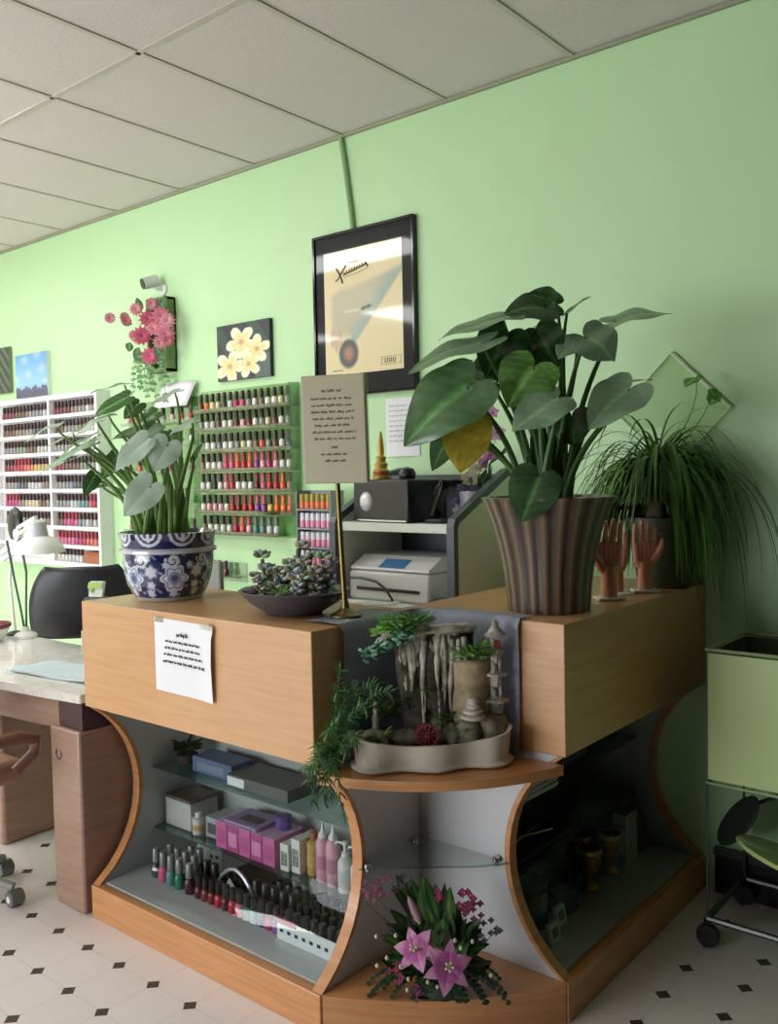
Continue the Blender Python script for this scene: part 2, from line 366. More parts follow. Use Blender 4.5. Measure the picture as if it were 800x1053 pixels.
# ------------------------------------------------------------------ leaves
def blade(mb, base, tip, width, face=.25, droop=.12, fold=.25, heart=True, hue=0, tone=1.0, n=16, k=5, up=None, silver=0, mi=0):
    base, tip = V(base), V(tip); d = tip - base; Ln = d.length; dn = d.normalized()
    up = V(up) if up is not None else (V((0, 0, 1)) * (1 - face) + (CAM - base).normalized() * face)
    side = dn.cross(up)
    side = side.normalized() if side.length > 1e-4 else dn.orthogonal().normalized()
    nr = side.cross(dn).normalized(); u0 = -.27 if heart else 0; fs = []
    lf = (84 + 16 * hue, 132 + 20 * hue, 70); vs = []; cols = []; ph = rng.uniform(0, 6)
    rows = [u0 + (1 - u0) * (i / n) ** (1.55 if heart else 1) for i in range(n + 1)]
    for s in (-1, 1):
        b0 = len(vs)
        for u in rows:
            t = (u - u0) / (1 - u0)
            if not heart:
                w = max(width / 2 * max(0.0, sin(pi * min(1, t ** .8))) ** .9, .0008); inn = 0
            elif u >= 0:
                w = max(width / 2 * (.90 + .6 * u) * (1 - u ** 1.6), .0006); inn = 0
            else:
                h0 = width / 2 * .90; rr = sqrt(max(0, 1 - (u / .27) ** 2)); w = h0 * (.52 + .48 * rr) + .0004; inn = h0 * .52 * (1 - rr)
            arch = .018 * width * sin(7 * u + ph) - droop * Ln * (u * u if u > 0 else .6 * u * u) + droop * .55 * Ln * max(0, u) * (1 - max(0, u))
            for j in range(k + 1):
                q = j / k; x = inn + (w - inn) * q
                zz = fold * x * (1 - .75 * q) * (1 - .3 * t) + .025 * width * sin(9 * u + ph + s) * q * q
                vs.append(base + dn * (u * Ln) + side * s * x + nr * (arch + zz))
                vein = .5 + .5 * cos(2 * pi * (u * 5.5 - q * 1.3))
                c = [a * tone * (.80 + .22 * vein ** 3 + (.55 if j == 0 and u > 0 else 0) + rng.uniform(-.03, .03)) for a in lf]
                if silver: c = [a * (1 - silver) + b * silver for a, b in zip(c, (196, 216, 200))]  # silver mixes the leaf's sheen into its colour as a pale tint
                cols.append(lin([max(4, min(235, a)) for a in c]))
        for i in range(n):
            for j in range(k):
                a = b0 + i * (k + 1) + j; f = (a, a + 1, a + k + 2, a + k + 1); fs.append(f if s > 0 else f[::-1])
    mb.add(vs, fs, mi, cols); return mb
def stalk(mb, pts, r0, r1, col=(92, 132, 58), n=7, mi=0):
    k = len(pts); b = len(mb.v); mb.tube(pts, [r0 + (r1 - r0) * i / (k - 1) for i in range(k)], n, mi)
    for i in range(b, len(mb.v)):
        q = rng.uniform(.92, 1.06); mb.c[i] = lin([a * q for a in col])
    return mb
def rel(m, t):                                  # world-built mesh into a thing's own frame
    o = V(t.location); m.v = [tuple(V(p) - o) for p in m.v]; return m
def leaf_part(t, soil, base, tip, width, stem=True, r=(.006, .003), lift=.55, scol=(92, 132, 58), bow=(0, 0, 0), **kw):
    base, tip = V(base), V(tip)
    if base.y > 1.40: base.y = 1.40
    if tip.y > 1.42: tip.y = 1.42
    p = None
    if stem:
        s = V(soil); h = (base - s).length
        pts = bez(s, s + V(((base.x - s.x) * .18, (base.y - s.y) * .18, h * lift)) + V(bow), base - (tip - base).normalized() * .03 + V((0, 0, -h * .18)), base, 12)
        p = rel(stalk(MB(), pts, r[0], r[1], scol), t).build('leaf_stalk', LEAFD, t)
    m = rel(blade(MB(), base, tip, width, **kw), t).build('leaf', LEAF, p or t); return m

# ------------------------------------------------------------------ blue and white pot with arrowhead leaves
def pot_paint(ang, z, R, r=.2):                      # cobalt ground, pale flowers and scrolls
    navy, pale, mid = (26, 32, 82), (206, 214, 226), (122, 138, 180)
    if (r < .150 and z > .176) or (r < .1548 and z > .205) or (r < .143 and z > .158): return (52, 62, 84)  # inside of the rim: shade put into a flat dark blue-grey
    if z > .172:
        u = (ang / (2 * pi) * 9) % 1 - .5; h = (z - .172) / .05
        d = sqrt((u * 1.6) ** 2 + ((h - 1.0) * .8) ** 2)
        return pale if abs(d - .58) < .07 or abs(d - .30) < .06 or (abs(u) < .06 and h > .5) else navy
    if z > .156: return (196, 200, 206)
    if z < .012: return (176, 178, 172)
    best = navy
    for row, (zc, cnt, off, rr) in enumerate(((.078, 6, .0, .048), (.136, 9, .3, .026), (.122, 12, .85, .014), (.030, 11, .45, .020), (.100, 6, .5, .026), (.055, 6, .52, .018))):
        u = ((ang / (2 * pi) * cnt + off) % 1 - .5) * 2 * pi * R / cnt; w = z - zc; d = sqrt(u * u + w * w); a = math.atan2(w, u)
        pet = rr * (.86 + .14 * cos(6 * a + row))
        if d < pet:
            if row == 0: return (60, 66, 128) if d < rr * .22 else (mid if (d < rr * .45 or abs(d - pet * .78) < .003) else pale)
            if row == 1: return navy if abs((d / rr * 1.6 + a / (2 * pi)) % 1 - .5) < .16 else pale
            return pale if d < pet * .75 else mid
    s = sin(ang * 14 + 40 * z) * sin(z * 150 + 3 * sin(ang * 6))
    return mid if s > .72 else navy
def painted_lathe(prof, n, fn, name, m, parent, loc=(0, 0, 0), scal=None):
    k = len(prof); vs, fs, cs = [], [], []
    for i in range(n):
        a = 2 * pi * i / n
        for r, z in prof:
            q = r * (scal(a, z) if scal else 1); vs.append((q * cos(a) + loc[0], q * sin(a) + loc[1], z + loc[2])); cs.append(lin(fn(a, z, r)))
    for i in range(n):
        j = (i + 1) % n
        for q in range(k - 1): fs.append((i * k + q, j * k + q, j * k + q + 1, i * k + q + 1))
    fs.append(tuple(i * k for i in reversed(range(n))))
    return MB().add(vs, fs, 0, cs).build(name, m, parent)
bp = V((-.872, .214, TOPZ + .001))
t = thing('potted_arrowhead_plant', 'pale arrowhead leaf plant in blue and white flowered porcelain pot', 'potted plant', bp)
key = [(.108, 0), (.112, .008), (.116, .014), (.136, .05), (.147, .10), (.150, .135), (.150, .155), (.160, .158), (.160, .168), (.152, .172), (.155, .20), (.163, .222), (.155, .224), (.142, .19), (.138, .16)]
prof = []
for (r0, z0), (r1, z1) in zip(key, key[1:]):
    nn = max(1, int(abs(z1 - z0) / .0025))
    prof += [(r0 + (r1 - r0) * i / nn, z0 + (z1 - z0) * i / nn) for i in range(nn)]
prof.append(key[-1])
painted_lathe(prof, 300, lambda a, z, r: pot_paint(a, z, .145, r), 'pot', paintmat('cobalt_porcelain', .16, .6), t)
MB().lathe([(.0, .186), (.07, .190), (.139, .184)], (0, 0, 0), 24, cap=False).build('soil', SOIL, t)
D1 = depth(bp)
def lp(px, py, dz=0): return atd(px, py, D1 + dz)
soil = lambda dx, dy: V((bp.x + dx, bp.y + dy, bp.z + .185))
for (bx, by, tx, ty, w, dz, sx, sy, kw) in [
    (128, 396, 92, 401, .115, .05, -.05, .02, dict(silver=.9, face=.05)),
    (128, 410, 94, 427, .07, -.03, -.04, .0, dict(face=.5, tone=1.1)),
    (100, 434, 76, 447, .12, -.10, -.06, -.03, dict(silver=.9, face=.1)),
    (57, 438, 23, 452, .11, .0, -.08, .02, dict(silver=.9, face=.12)),
    (88, 460, 32, 487, .10, -.12, -.07, -.04, dict(silver=.55, face=.2)),
    (92, 452, 50, 476, .09, .02, -.07, -.0, dict(silver=.4, face=.25)),
    (148, 455, 116, 482, .105, -.12, -.02, -.05, dict(silver=.9, face=.45)),
    (172, 457, 158, 484, .11, -.12, .02, -.05, dict(silver=.9, face=.75)),
    (180, 404, 150, 417, .10, .05, .03, .03, dict(silver=.9, face=.15)),
    (197, 434, 172, 446, .09, -.04, .05, -.02, dict(silver=.9, face=.15)),
    (154, 500, 127, 530, .115, -.15, -.03, -.07, dict(silver=.9, face=.75)),
    (153, 440, 112, 449, .10, .08, .0, .05, dict(tone=.9, face=.3)),
    (97, 490, 86, 509, .06, .02, -.06, .02, dict(tone=.7, face=.6)),
    (142, 416, 127, 430, .07, .06, -.01, .04, dict(tone=1.0, face=.5)),
    (176, 448, 182, 470, .07, .05, .04, .05, dict(tone=1.1, face=.7)),
    (120, 470, 104, 492, .07, .10, -.03, .05, dict(tone=.95, face=.6)),
    (160, 425, 142, 436, .08, .10, .01, .06, dict(tone=1.1, face=.4)),
    (84, 470, 36, 484, .07, -.05, -.08, -.05, dict(silver=.8, face=.08)),
    (112, 428, 80, 436, .06, .05, -.03, .05, dict(tone=1.0, face=.15)),
    (75, 446, 40, 462, .06, .08, -.07, .04, dict(silver=.6, face=.12)),
    (200, 470, 208, 452, .045, .05, .06, .02, dict(tone=1.0, face=.2)),
    (163, 440, 146, 452, .06, -.02, .02, .0, dict(silver=.5, face=.3)),
    (105, 500, 84, 506, .04, .04, -.07, .0, dict(tone=.9, face=.2)),
]:
    leaf_part(t, soil(sx, sy), lp(bx, by, dz), lp(tx, ty, dz - .03), w, r=(.0105, .0032), scol=(112, 150, 72), **kw)
for i in range(12):                            # bundle of short pale leaf stalks
    a = rng.uniform(0, 2 * pi); r = rng.uniform(.02, .07)
    s = soil(r * cos(a), r * sin(a)); e = s + V((r * cos(a) * .6 + rng.uniform(-.01, .01), r * sin(a) * .6, rng.uniform(.10, .2)))
    rel(stalk(MB(), bez(s, s + V((0, 0, .05)), e - V((0, 0, .05)), e, 8), .011, .004, (128, 158, 84)), t).build('leaf_stalk', LEAFD, t)

# ------------------------------------------------------------------ brown fluted planter with big elephant-ear leaves
pp = V((.322, .655, TOPZ + .001)); D2 = depth(pp)
t = thing('potted_elephant_ear', 'large glossy elephant ear plant in tall brown fluted planter', 'potted plant', pp)
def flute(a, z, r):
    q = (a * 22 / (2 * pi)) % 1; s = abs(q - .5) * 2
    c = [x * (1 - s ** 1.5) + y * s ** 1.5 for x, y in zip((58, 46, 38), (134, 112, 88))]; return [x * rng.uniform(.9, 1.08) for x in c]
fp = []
for i in range(17):
    u = i / 16; fp.append((.116 + .02 * u + .052 * u ** 2.6, .325 * u))
fp += [(.180, .328), (.172, .326), (.160, .30), (.154, .27)]
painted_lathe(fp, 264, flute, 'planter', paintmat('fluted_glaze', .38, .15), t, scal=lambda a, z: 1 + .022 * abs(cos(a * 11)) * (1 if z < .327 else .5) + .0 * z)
MB().lathe([(0, .292), (.08, .296), (.156, .288)], (0, 0, 0), 24, cap=False).build('soil', SOIL, t)
soil = lambda dx, dy: V((pp.x + dx, pp.y + dy, pp.z + .288))
lp = lambda px, py, dz=0: atd(px, py, D2 + dz)
for (bx, by, tx, ty, w, dz, sx, sy, kw) in [
    (560, 316, 520, 318, .13, .06, .0, .03, dict(face=.75, tone=.75, up=(.3, -.75, .5))),
    (572, 312, 545, 300, .10, .10, .02, .04, dict(face=.6, tone=.8)),
    (517, 328, 450, 342, .15, .03, -.02, .0, dict(silver=.45, face=.25)),
    (496, 352, 418, 374, .15, -.05, -.03, -.01, dict(silver=.42, face=.3)),
    (480, 398, 413, 450, .22, -.10, -.05, -.04, dict(silver=.18, face=.6, droop=.2, fold=.4)),
    (505, 392, 448, 382, .13, .02, -.04, .0, dict(tone=.7, face=.35)),
    (520, 345, 500, 386, .16, .02, -.01, .0, dict(tone=.72, face=.85)),
    (552, 345, 574, 376, .15, .05, .02, .02, dict(tone=.66, face=.85)),
    (548, 378, 522, 416, .18, -.06, .0, -.02, dict(tone=1.15, hue=1, face=.7)),
    (535, 352, 545, 394, .15, .10, .0, .04, dict(tone=.62, face=.9)),
    (632, 330, 690, 316, .14, .04, .04, .03, dict(silver=.5, face=.3)),
    (602, 346, 634, 368, .19, -.04, .03, -.01, dict(silver=.5, face=.45, up=(-.15, -.45, .85))),
    (592, 352, 574, 366, .10, .02, .03, .0, dict(silver=.4, face=.45)),
    (646, 400, 604, 436, .17, -.04, .06, -.02, dict(silver=.5, face=.5)),
    (620, 404, 668, 384, .10, .08, .05, .03, dict(tone=.7, face=.12)),
    (570, 412, 526, 440, .15, -.12, .01, -.05, dict(silver=.45, face=.5)),
    (466, 440, 444, 482, .10, .02, -.06, .0, dict(silver=.2, face=.7, tone=.8)),
    (553, 492, 536, 536, .15, -.17, -.02, -.09, dict(tone=.7, silver=.1, face=.85)),
    (588, 428, 590, 458, .13, -.02, .03, -.02, dict(tone=.6, face=.9)),
    (540, 398, 562, 432, .13, .04, .0, .03, dict(tone=.8, face=.8)),
    (583, 322, 606, 302, .05, .08, .03, .05, dict(tone=.95, face=.3)),
    (556, 334, 574, 330, .05, .10, .01, .05, dict(tone=.9, face=.3)),
    (512, 372, 480, 400, .12, .10, -.02, .04, dict(tone=.7, face=.6)),
]:
    leaf_part(t, soil(sx, sy), lp(bx, by, dz), lp(tx, ty, dz - .04), w, r=(.011, .0042), scol=(70, 112, 50), lift=.6, **kw)
o = leaf_part(t, soil(-.05, -.03), lp(482, 436, -.08), lp(473, 486, -.10), .15, r=(.009, .004), face=.95, fold=.15, droop=.02)
o['label'] = 'yellowed hanging leaf'
ca = o.data.color_attributes['paint']
for i in range(len(ca.data)):
    q = rng.uniform(.9, 1.1); ca.data[i].color = (*lin([c * q for c in (172, 152, 52)]), 1)
for i in range(9):
    a = rng.uniform(0, 2 * pi); r = rng.uniform(.0, .06); s = soil(r * cos(a), r * sin(a))
    e = s + V((r * cos(a) * .7, r * sin(a) * .7, rng.uniform(.14, .27)))
    rel(stalk(MB(), bez(s, s + V((0, 0, .08)), e - V((0, 0, .05)), e, 8), .017, .005, (62, 104, 44)), t).build('leaf_stalk', LEAFD, t)

# ------------------------------------------------------------------ dark bowl of succulents
bw = V((-.268, .205, TOPZ + .001))
t = thing('succulent_bowl', 'wide shallow slate grey bowl of grey-green succulents and stones', 'planter bowl', bw)
MB().lathe([(.085, 0), (.09, .006), (.135, .032), (.164, .062), (.170, .068), (.166, .070), (.155, .062), (.10, .045), (0, .045)], (0, 0, 0), 40, sy=.92).build('bowl', mat('slate_glaze', (74, 76, 82), .38, var=.12, scale=20, coat=.1), t)
MB().lathe([(0, .056), (.10, .056), (.148, .055)], (0, 0, 0), 30, cap=False, sy=.92).build('gravel', mat('pale_gravel', (150, 146, 134), .9, var=.5, scale=260, bump=.8), t)
def rosette(m, c, r, cols, n=16, tilt=None):
    for i in range(n):
        lay = i / n; a = i * 2.4; el = .25 + 1.1 * lay; rr = r * (1 - .45 * lay)
        d = V((cos(a) * cos(el), sin(a) * cos(el), sin(el)))
        b0 = len(m.v); m.ell(V(c) + d * rr * .6, (rr * .52, rr * .36, rr * .24), 8, 5, 0, rot=d.to_track_quat('X', 'Z').to_matrix(), jit=.05)
        col = lin([x * rng.uniform(.85, 1.12) for x in rng.choice(cols)])
        for q in range(b0, len(m.v)): m.c[q] = col
SUC = paintmat('succulent_skin', .5)
gg = [(158, 168, 148), (198, 200, 188), (128, 140, 118), (176, 164, 170), (112, 124, 104)]
for cx, cy, r, h in [(-.10, -.03, .032, .10), (-.06, .03, .03, .075), (-.03, -.04, .028, .06), (.0, .02, .03, .13), (.02, .05, .026, .10), (-.12, .02, .026, .06), (.05, -.03, .03, .07), (.09, .03, .032, .10), (.12, -.02, .028, .07), (.08, -.06, .024, .05), (-.07, -.07, .022, .05), (.10, .06, .026, .085), (.035, .0, .026, .05), (-.02, .07, .026, .085)]:
    m = MB(); b0 = len(m.v); m.tube(bez((cx * .85, cy * .85, .055), (cx * .85, cy * .85, .055 + h * .4), (cx, cy, .05 + h * .6), (cx, cy, .055 + h), 6), [.006] * 7, 6)
    for q in range(b0, len(m.v)): m.c[q] = lin((86, 78, 58))
    for k in range(4 if h > .06 else 3): rosette(m, (cx + rng.uniform(-.016, .016), cy + rng.uniform(-.016, .016), .06 + h * (1 - .36 * k)), r * 1.05, gg, 15)
    m.build('succulent', SUC, t)
m = MB(); 
for i in range(9): blade(m, (.0 - .005, -.055, .055), (.0 + .05 * cos(i * .7) - .005, -.055 + .05 * sin(i * .7) * .9, .075 + .012 * (i % 3)), .014, heart=False, n=5, k=2, hue=1, tone=1.25)
m.build('small_rosette', LEAFD, t)
for x, y, r in [(-.115, -.065, .026), (.145, .01, .022), (.06, .085, .022), (-.05, .095, .02), (.03, -.085, .018)]:
    MB().ell((x, y, .058), (r, r * .8, r * .7), 10, 6, jit=.12).build('stone', mat('bowl_stone', (104, 104, 100), .85, var=.3, scale=60), t)

# ------------------------------------------------------------------ sign on a brass stand
sg = V((-.066, .205, TOPZ + .009))
t = thing('brass_sign_stand', 'beige printed placard on a thin brass pole with flared foot', 'sign', sg)
MB().lathe([(.044, 0), (.044, .004), (.030, .010), (.012, .022), (.009, .04), (0, .04)], (0, 0, 0), 20).build('foot', BRASS, t)
top = at(347, 500, 1, .205) - sg
MB().tube([(0, 0, .02), (top.x * .5, 0, top.z * .5), (top.x, 0, top.z + .02)], [.0085, .0075, .007], 10).build('pole', BRASS, t)
rot = radians(22); X = V((cos(rot), sin(rot), 0)); Yv = V((-sin(rot), cos(rot), 0))
pc = V((top.x, 0, top.z + .158)) - Yv * .008; W2, H2 = .094, .150
lean = V((-.02, 0, 1)).normalized()
MB().obox(pc, X * W2, Yv * .011, lean * H2).build('placard', mat('beige_placard', (176, 170, 140), .5, var=.02), t, smooth=0, bevel=.004)
m = MB(); ls = [(-.033, .033, .103, .0075)]
for i, (a, b) in enumerate([(-.066, .062), (-.064, .062), (-.065, .063), (-.062, .060), (-.056, .056), (-.064, .066), (-.058, .064)]): ls.append((a, b, .082 - .0185 * i, .0068))
ls += [(-.008, .010, -.052, .006), (-.040, .042, -.072, .0068), (-.028, .034, -.090, .0072)]
greek(m, ls, 1.0)
m.v = [tuple(pc + X * x + Yv * (y - .0114) + lean * z) for x, y, z in m.v]; m.build('lettering', mat('sign_ink', (108, 104, 78), .7), t, smooth=0)
m = MB(); m.obox(pc + Yv * .016, X * W2, Yv * .003, lean * H2); m.obox(pc + Yv * .016 - X * W2 * 1.02, X * .003, Yv * .006, lean * H2 * .9)
m.build('holder', glassmat('clear_holder', (230, 236, 226), .12), t, smooth=0)
t = thing('folded_paper', 'folded white paper lying behind the sign stand foot', 'paper', (-.09, .375, TOPZ + .011), .3)
MB().sheet(6, 4, lambda u, v: (-.06 + .12 * u, -.035 + .07 * v, .001 + .012 * abs(v - .5) + .006 * u * u), 0).build('paper_sheet', PAPER, t, solid=.0006)

# ------------------------------------------------------------------ blue-grey cloth draped into the corner
path = [(.008, .10 + .326 * i / 14) for i in range(15)] + [(.012, .433), (.02, .4365)] + [(.03 + .325 * i / 14, .437) for i in range(15)]
nrm = [(1, 0)] * 13 + [(.95, -.25), (.8, -.6), (.7, -.7), (.6, -.8), (.25, -.95)] + [(0, -1)] * 14
nrm = nrm[:len(path)]
cl = MB(); rows = []
tv = [(-.125, .0035), (-.06, .004), (-.02, .004), (-.004, .0045)] + [(0, -.012 - .335 * i / 14) for i in range(15)] + [(.006, -.3700), (.03, -.3702), (.055, -.3704)]
def cloth_pt(i, j):
    (px, py), (nx, ny) = path[i], nrm[i]; ln = sqrt(nx * nx + ny * ny); nx, ny = nx / ln, ny / ln; off, dz = tv[j]
    if j < 4 and 11 <= i <= 19: off *= .15 if j < 3 else 1
    if j < 3 and i > 18: off *= .45
    hang = 0
    if 3 < j < 19: hang = .009 + .005 * sin(i * 1.3 + .1 * j) * (j - 3) / 15 + .004 * sin(i * 2.9 + j * .3)
    z = TOPZ + dz + ((.0030 + .0030 * sin(i * 1.9 + j * 1.3)) * (1 if i > 17 else .4) + .0008 if j < 4 else 0) + (0.0012 * (1 + sin(i * 1.9 + j)) if j >= 19 else 0)
    if j >= 20 and (i < 3 or i > len(path) - 4): off *= 1.25
    return (px + nx * (off + hang), py + ny * (off + hang), z)
npth = len(path); ntv = len(tv)
cl.add([cloth_pt(i, j) for j in range(ntv) for i in range(npth)], [(j * npth + i, j * npth + i + 1, (j + 1) * npth + i + 1, (j + 1) * npth + i) for j in range(ntv - 1) for i in range(npth - 1)])
o = cl.build('draped_cloth', mat('blue_grey_cloth', (150, 156, 172), .8, var=.12, scale=60, bump=.2), smooth=80)
tag(o, 'blue-grey satin cloth draped down the desk corner behind the fountain', 'cloth')

# ------------------------------------------------------------------ tabletop fountain
fz = .7035
ft = thing('tabletop_fountain', 'stone-look tabletop fountain with waterfall cliff, pagoda and red water wheel', 'fountain', (.197, .245, fz), radians(45.5))
def outline(sc=1.0, n=64):
    out = []
    for i in range(n):
        a = 2 * pi * i / n; c, s_ = cos(a), sin(a)
        x = .208 * sc * (abs(c) ** .75) * (1 if c > 0 else -1); y = (.075 if s_ > 0 else .070) * (abs(s_) ** .7) * (1 if s_ > 0 else -1)
        if s_ < 0: y += -.012 * cos(x / .218 * 2.6 * pi) * min(1, -s_ * 2)
        else: y = min(y, .10 * (1 - abs(x) / .30))
        out.append((x, y * (1 - (1 - sc) * 2.2)))
    return out
o0, o1 = outline(1.0), outline(.95); n = len(o0)
zr = lambda x: .066 + .030 * (abs(x) / .218) ** 3 + .003 * cos(x * 42)
def tuft(m, c, R, n, w, tone=1.0, hue=0, ln=.03, flat=.6):
    for i in range(n):
        a = rng.uniform(0, 2 * pi); r = R * sqrt(rng.random()); b = V(c) + V((r * cos(a), r * sin(a) * .7, rng.uniform(-.3, .6) * R * flat)); d = V((cos(a), sin(a), rng.uniform(-.2, .9))) * ln * rng.uniform(.6, 1.2)
        blade(m, b, b + d, w * rng.uniform(.7, 1.2), heart=False, n=3, k=1, tone=tone * rng.uniform(.8, 1.25), hue=hue)
bs = MB(); rings = []
for sc, zf in ((1.03, lambda x: 0), (1.05, lambda x: .006), (.985, lambda x: .014), (1.0, lambda x: .045), (1.02, lambda x: zr(x) - .006), (1.035, lambda x: zr(x)), (.99, lambda x: zr(x) + .001), (.955, lambda x: zr(x) - .012), (.94, lambda x: .03)):
    rings.append([(x, y, zf(x)) for x, y in outline(sc)])
bs.add(sum(rings, []), [(r * n + i, r * n + (i + 1) % n, (r + 1) * n + (i + 1) % n, (r + 1) * n + i) for r in range(len(rings) - 1) for i in range(n)] + [tuple(range(n - 1, -1, -1)), tuple(len(rings) * n - n + i for i in range(n))])
bs.build('basin', mat('cream_stoneware', (210, 204, 186), .4, var=.10, scale=18, coat=.1), ft, smooth=60)
w = MB(); w.add([(x, y, .052) for x, y in outline(.93)], [tuple(range(n))]); w.build('water', mat('pond_water', (70, 74, 66), .06, var=.2, scale=30, bump=.1), ft, smooth=0)
ROCK = mat('grey_brown_rock', (128, 122, 106), .8, var=.45, scale=34, bump=.9)
ROCKL = mat('pale_dripstone', (194, 189, 174), .7, var=.35, scale=40, bump=.7)
ROCKD = mat('dark_cliff', (84, 80, 70), .85, var=.4, scale=30, bump=.9)
STUMP = mat('tan_stump', (178, 158, 126), .75, var=.32, scale=24, bump=.5)
m = MB()                                                                      # cliff behind the falls
m.sheet(14, 12, lambda u, v: (-.075 + .19 * u + .012 * sin(5 * v + 3 * u), .050 - .016 * sin(pi * u) + .010 * sin(17 * u + 5 * v), .05 + .285 * v), 0)
m.build('cliff', ROCKD, ft, solid=.03, smooth=60)
m = MB()
for i in range(26):                                                           # hanging drip columns
    x = -.075 + .165 * i / 25 + rng.uniform(-.006, .006); zt_ = .335 + rng.uniform(-.012, .012); zb_ = zt_ - rng.choice((.08, .14, .21, .26, .275)) ; y = .022 + rng.uniform(-.008, .008)
    if x < -.03: zb_ = max(zb_, .19)
    pts = [(x + .003 * sin(6 * k / 7 + i), y - .004 * sin(k), zt_ + (zb_ - zt_) * k / 7) for k in range(8)]
    m.tube(pts, [.0085 - .0008 * k + .002 * sin(k * 2.3 + i) for k in range(7)] + [.002], 7)
m.build('dripstone', ROCKL, ft, smooth=70)
m = MB()
for c, r in [((-.09, .03, .345), (.04, .03, .014)), ((-.03, .03, .350), (.05, .03, .016)), ((.05, .028, .350), (.06, .03, .014)), ((.10, .035, .352), (.035, .025, .012)), ((-.11, .035, .325), (.03, .02, .012))]:
    m.ell(c, r, 12, 6, jit=.14)
m.build('overhang_ledge', ROCKL, ft, smooth=60)
m = MB()
for c, r in [((.10, -.005, .075), (.05, .035, .040)), ((.155, .0, .082), (.045, .035, .045)), ((.06, .0, .07), (.03, .028, .034)), ((.005, .01, .06), (.045, .03, .022)), ((-.06, .012, .065), (.05, .03, .028)), ((.185, .012, .08), (.022, .028, .05)), ((.03, .03, .10), (.035, .02, .025))]:
    m.ell(c, r, 14, 8, jit=.14)
m.build('boulder_bank', ROCK, ft, smooth=60)
for c, R_, n_, tn in [((-.12, .055, .12), .03, 60, .7), ((-.06, .045, .15), .025, 40, .6), ((-.15, .03, .14), .022, 40, .75), ((.045, .012, .12), .012, 30, .8), ((-.01, .02, .19), .016, 30, .8), ((.02, .02, .11), .014, 24, .9)]:
    m = MB(); tuft(m, c, R_, n_, .009, tn, 1, .024, 1.0); m.build('moss', LEAFD, ft)
MB().lathe([(.052, .10), (.055, .13), (.050, .19), (.054, .25), (.058, .262), (.050, .268), (0, .27)], (.115, .028, 0), 18, sy=.7).build('stump', STUMP, ft)
m = MB(); tuft(m, (.115, .005, .286), .045, 150, .013, 1.15, 1, .03); m.build('moss', LEAFD, ft)
m = MB(); tuft(m, (-.085, -.005, .368), .04, 120, .017, 1.1, 1, .026, .8); tuft(m, (-.04, .005, .375), .035, 80, .016, .9, 0, .026, .8); tuft(m, (-.12, .0, .352), .025, 40, .014, 1.2, 1, .022); m.build('top_foliage', LEAFD, ft)
TEAL = paintmat('teal_foliage', .5)
m = MB(); bb = len(m.v); m.tube([(-.05, .0, .335), (-.09, -.018, .335), (-.14, -.02, .315)], [.007, .006, .003], 6)
for q in range(bb, len(m.v)): m.c[q] = lin((104, 92, 66))
for i in range(80):
    u = rng.random(); c = V((-.06 - .11 * u + rng.uniform(-.02, .02), -.02 + rng.uniform(-.015, .015), .352 - .055 * u + rng.uniform(-.014, .016))); b0 = len(m.v)
    m.ell(c, (.011, .009, .005), 6, 4, rot=Matrix.Rotation(rng.uniform(-.6, .6), 3, 'Y'), jit=.2); cc = rng.choice(((122, 164, 142), (88, 136, 112), (150, 182, 164), (70, 112, 88)))
    for q in range(b0, len(m.v)): m.c[q] = lin(cc)
m.build('bonsai_branch', TEAL, ft)
# stacked stone pagoda on the right
pg = MB(); x, y = .178, .012
for z, r in ((.155, .034), (.225, .030), (.288, .027)):
    pg.lathe([(r * .55, z - .03), (r * .6, z - .004), (r * 1.1, z), (r * 1.0, z + .006), (r * .62, z + .010), (.5 * r, z + .014)], (x, y, 0), 8)
    for a in range(4): pg.cyl((x + r * .45 * cos(a * pi / 2 + .7), y + r * .45 * sin(a * pi / 2 + .7), 0), .004, z + .008, z + .042, 6)
    pg.lathe([(.010, z + .008), (.008, z + .022), (.006, z + .03), (0, z + .036)], (x - .006, y - .008, 0), 8)
pg.lathe([(.026, .328), (.030, .334), (.016, .348), (.008, .36), (.010, .366), (0, .375)], (x, y, 0), 8)
pg.ell((x - .028, y, .145), (.016, .014, .012), 8, 5, jit=.15); pg.ell((x - .03, y, .275), (.014, .012, .01), 8, 5, jit=.15)
pgo = pg.build('pagoda', mat('weathered_pagoda', (168, 162, 150), .7, var=.3, scale=60, bump=.4), ft)
MB().box(x - .008, x + .008, y - .022, y - .019, .302, .322).build('red_door', mat('brick_red', (150, 60, 56), .6), pgo, smooth=0)
m = MB()
for r, z0 in ((.034, .118), (.027, .132), (.020, .146)): m.lathe([(r * .8, z0), (r, z0 + .005), (r * .95, z0 + .010), (r * .7, z0 + .013)], (.108, -.025, 0), 14)
m.lathe([(.015, .158), (.017, .166), (.012, .174), (0, .176)], (.108, -.025, 0), 12)
m.build('stone_lantern', mat('pale_lantern_stone', (196, 192, 184), .65, var=.15, scale=60), ft)
wh = MB(); c = (-.018, -.030, .083)                                          # water wheel
for yy in (-.008, .008): wh.lathe([(.026, yy - .002), (.031, yy - .002), (.031, yy + .002), (.026, yy + .002), (.026, yy - .002)], c, 24, axis='y', cap=False)
for k in range(10):
    a = 2 * pi * k / 10; d = V((cos(a), 0, sin(a))); tt = V((-sin(a), 0, cos(a)))
    wh.obox(V(c) + d * .016, d * .015, V((0, .009, 0)), tt * .0016)
wh.cyl(c, .006, -.012, .012, 10, axis='y'); wh.build('water_wheel', mat('wheel_red', (142, 54, 66), .5, var=.15), ft, smooth=30)
m = MB(); m.tube([(-.185 + .028 * (1 - cos(pi * k / 8)), -.012, .056 + .036 * sin(pi * k / 8)) for k in range(9)], [.013, .013, .012, .011, .011, .011, .012, .013, .013], 8)
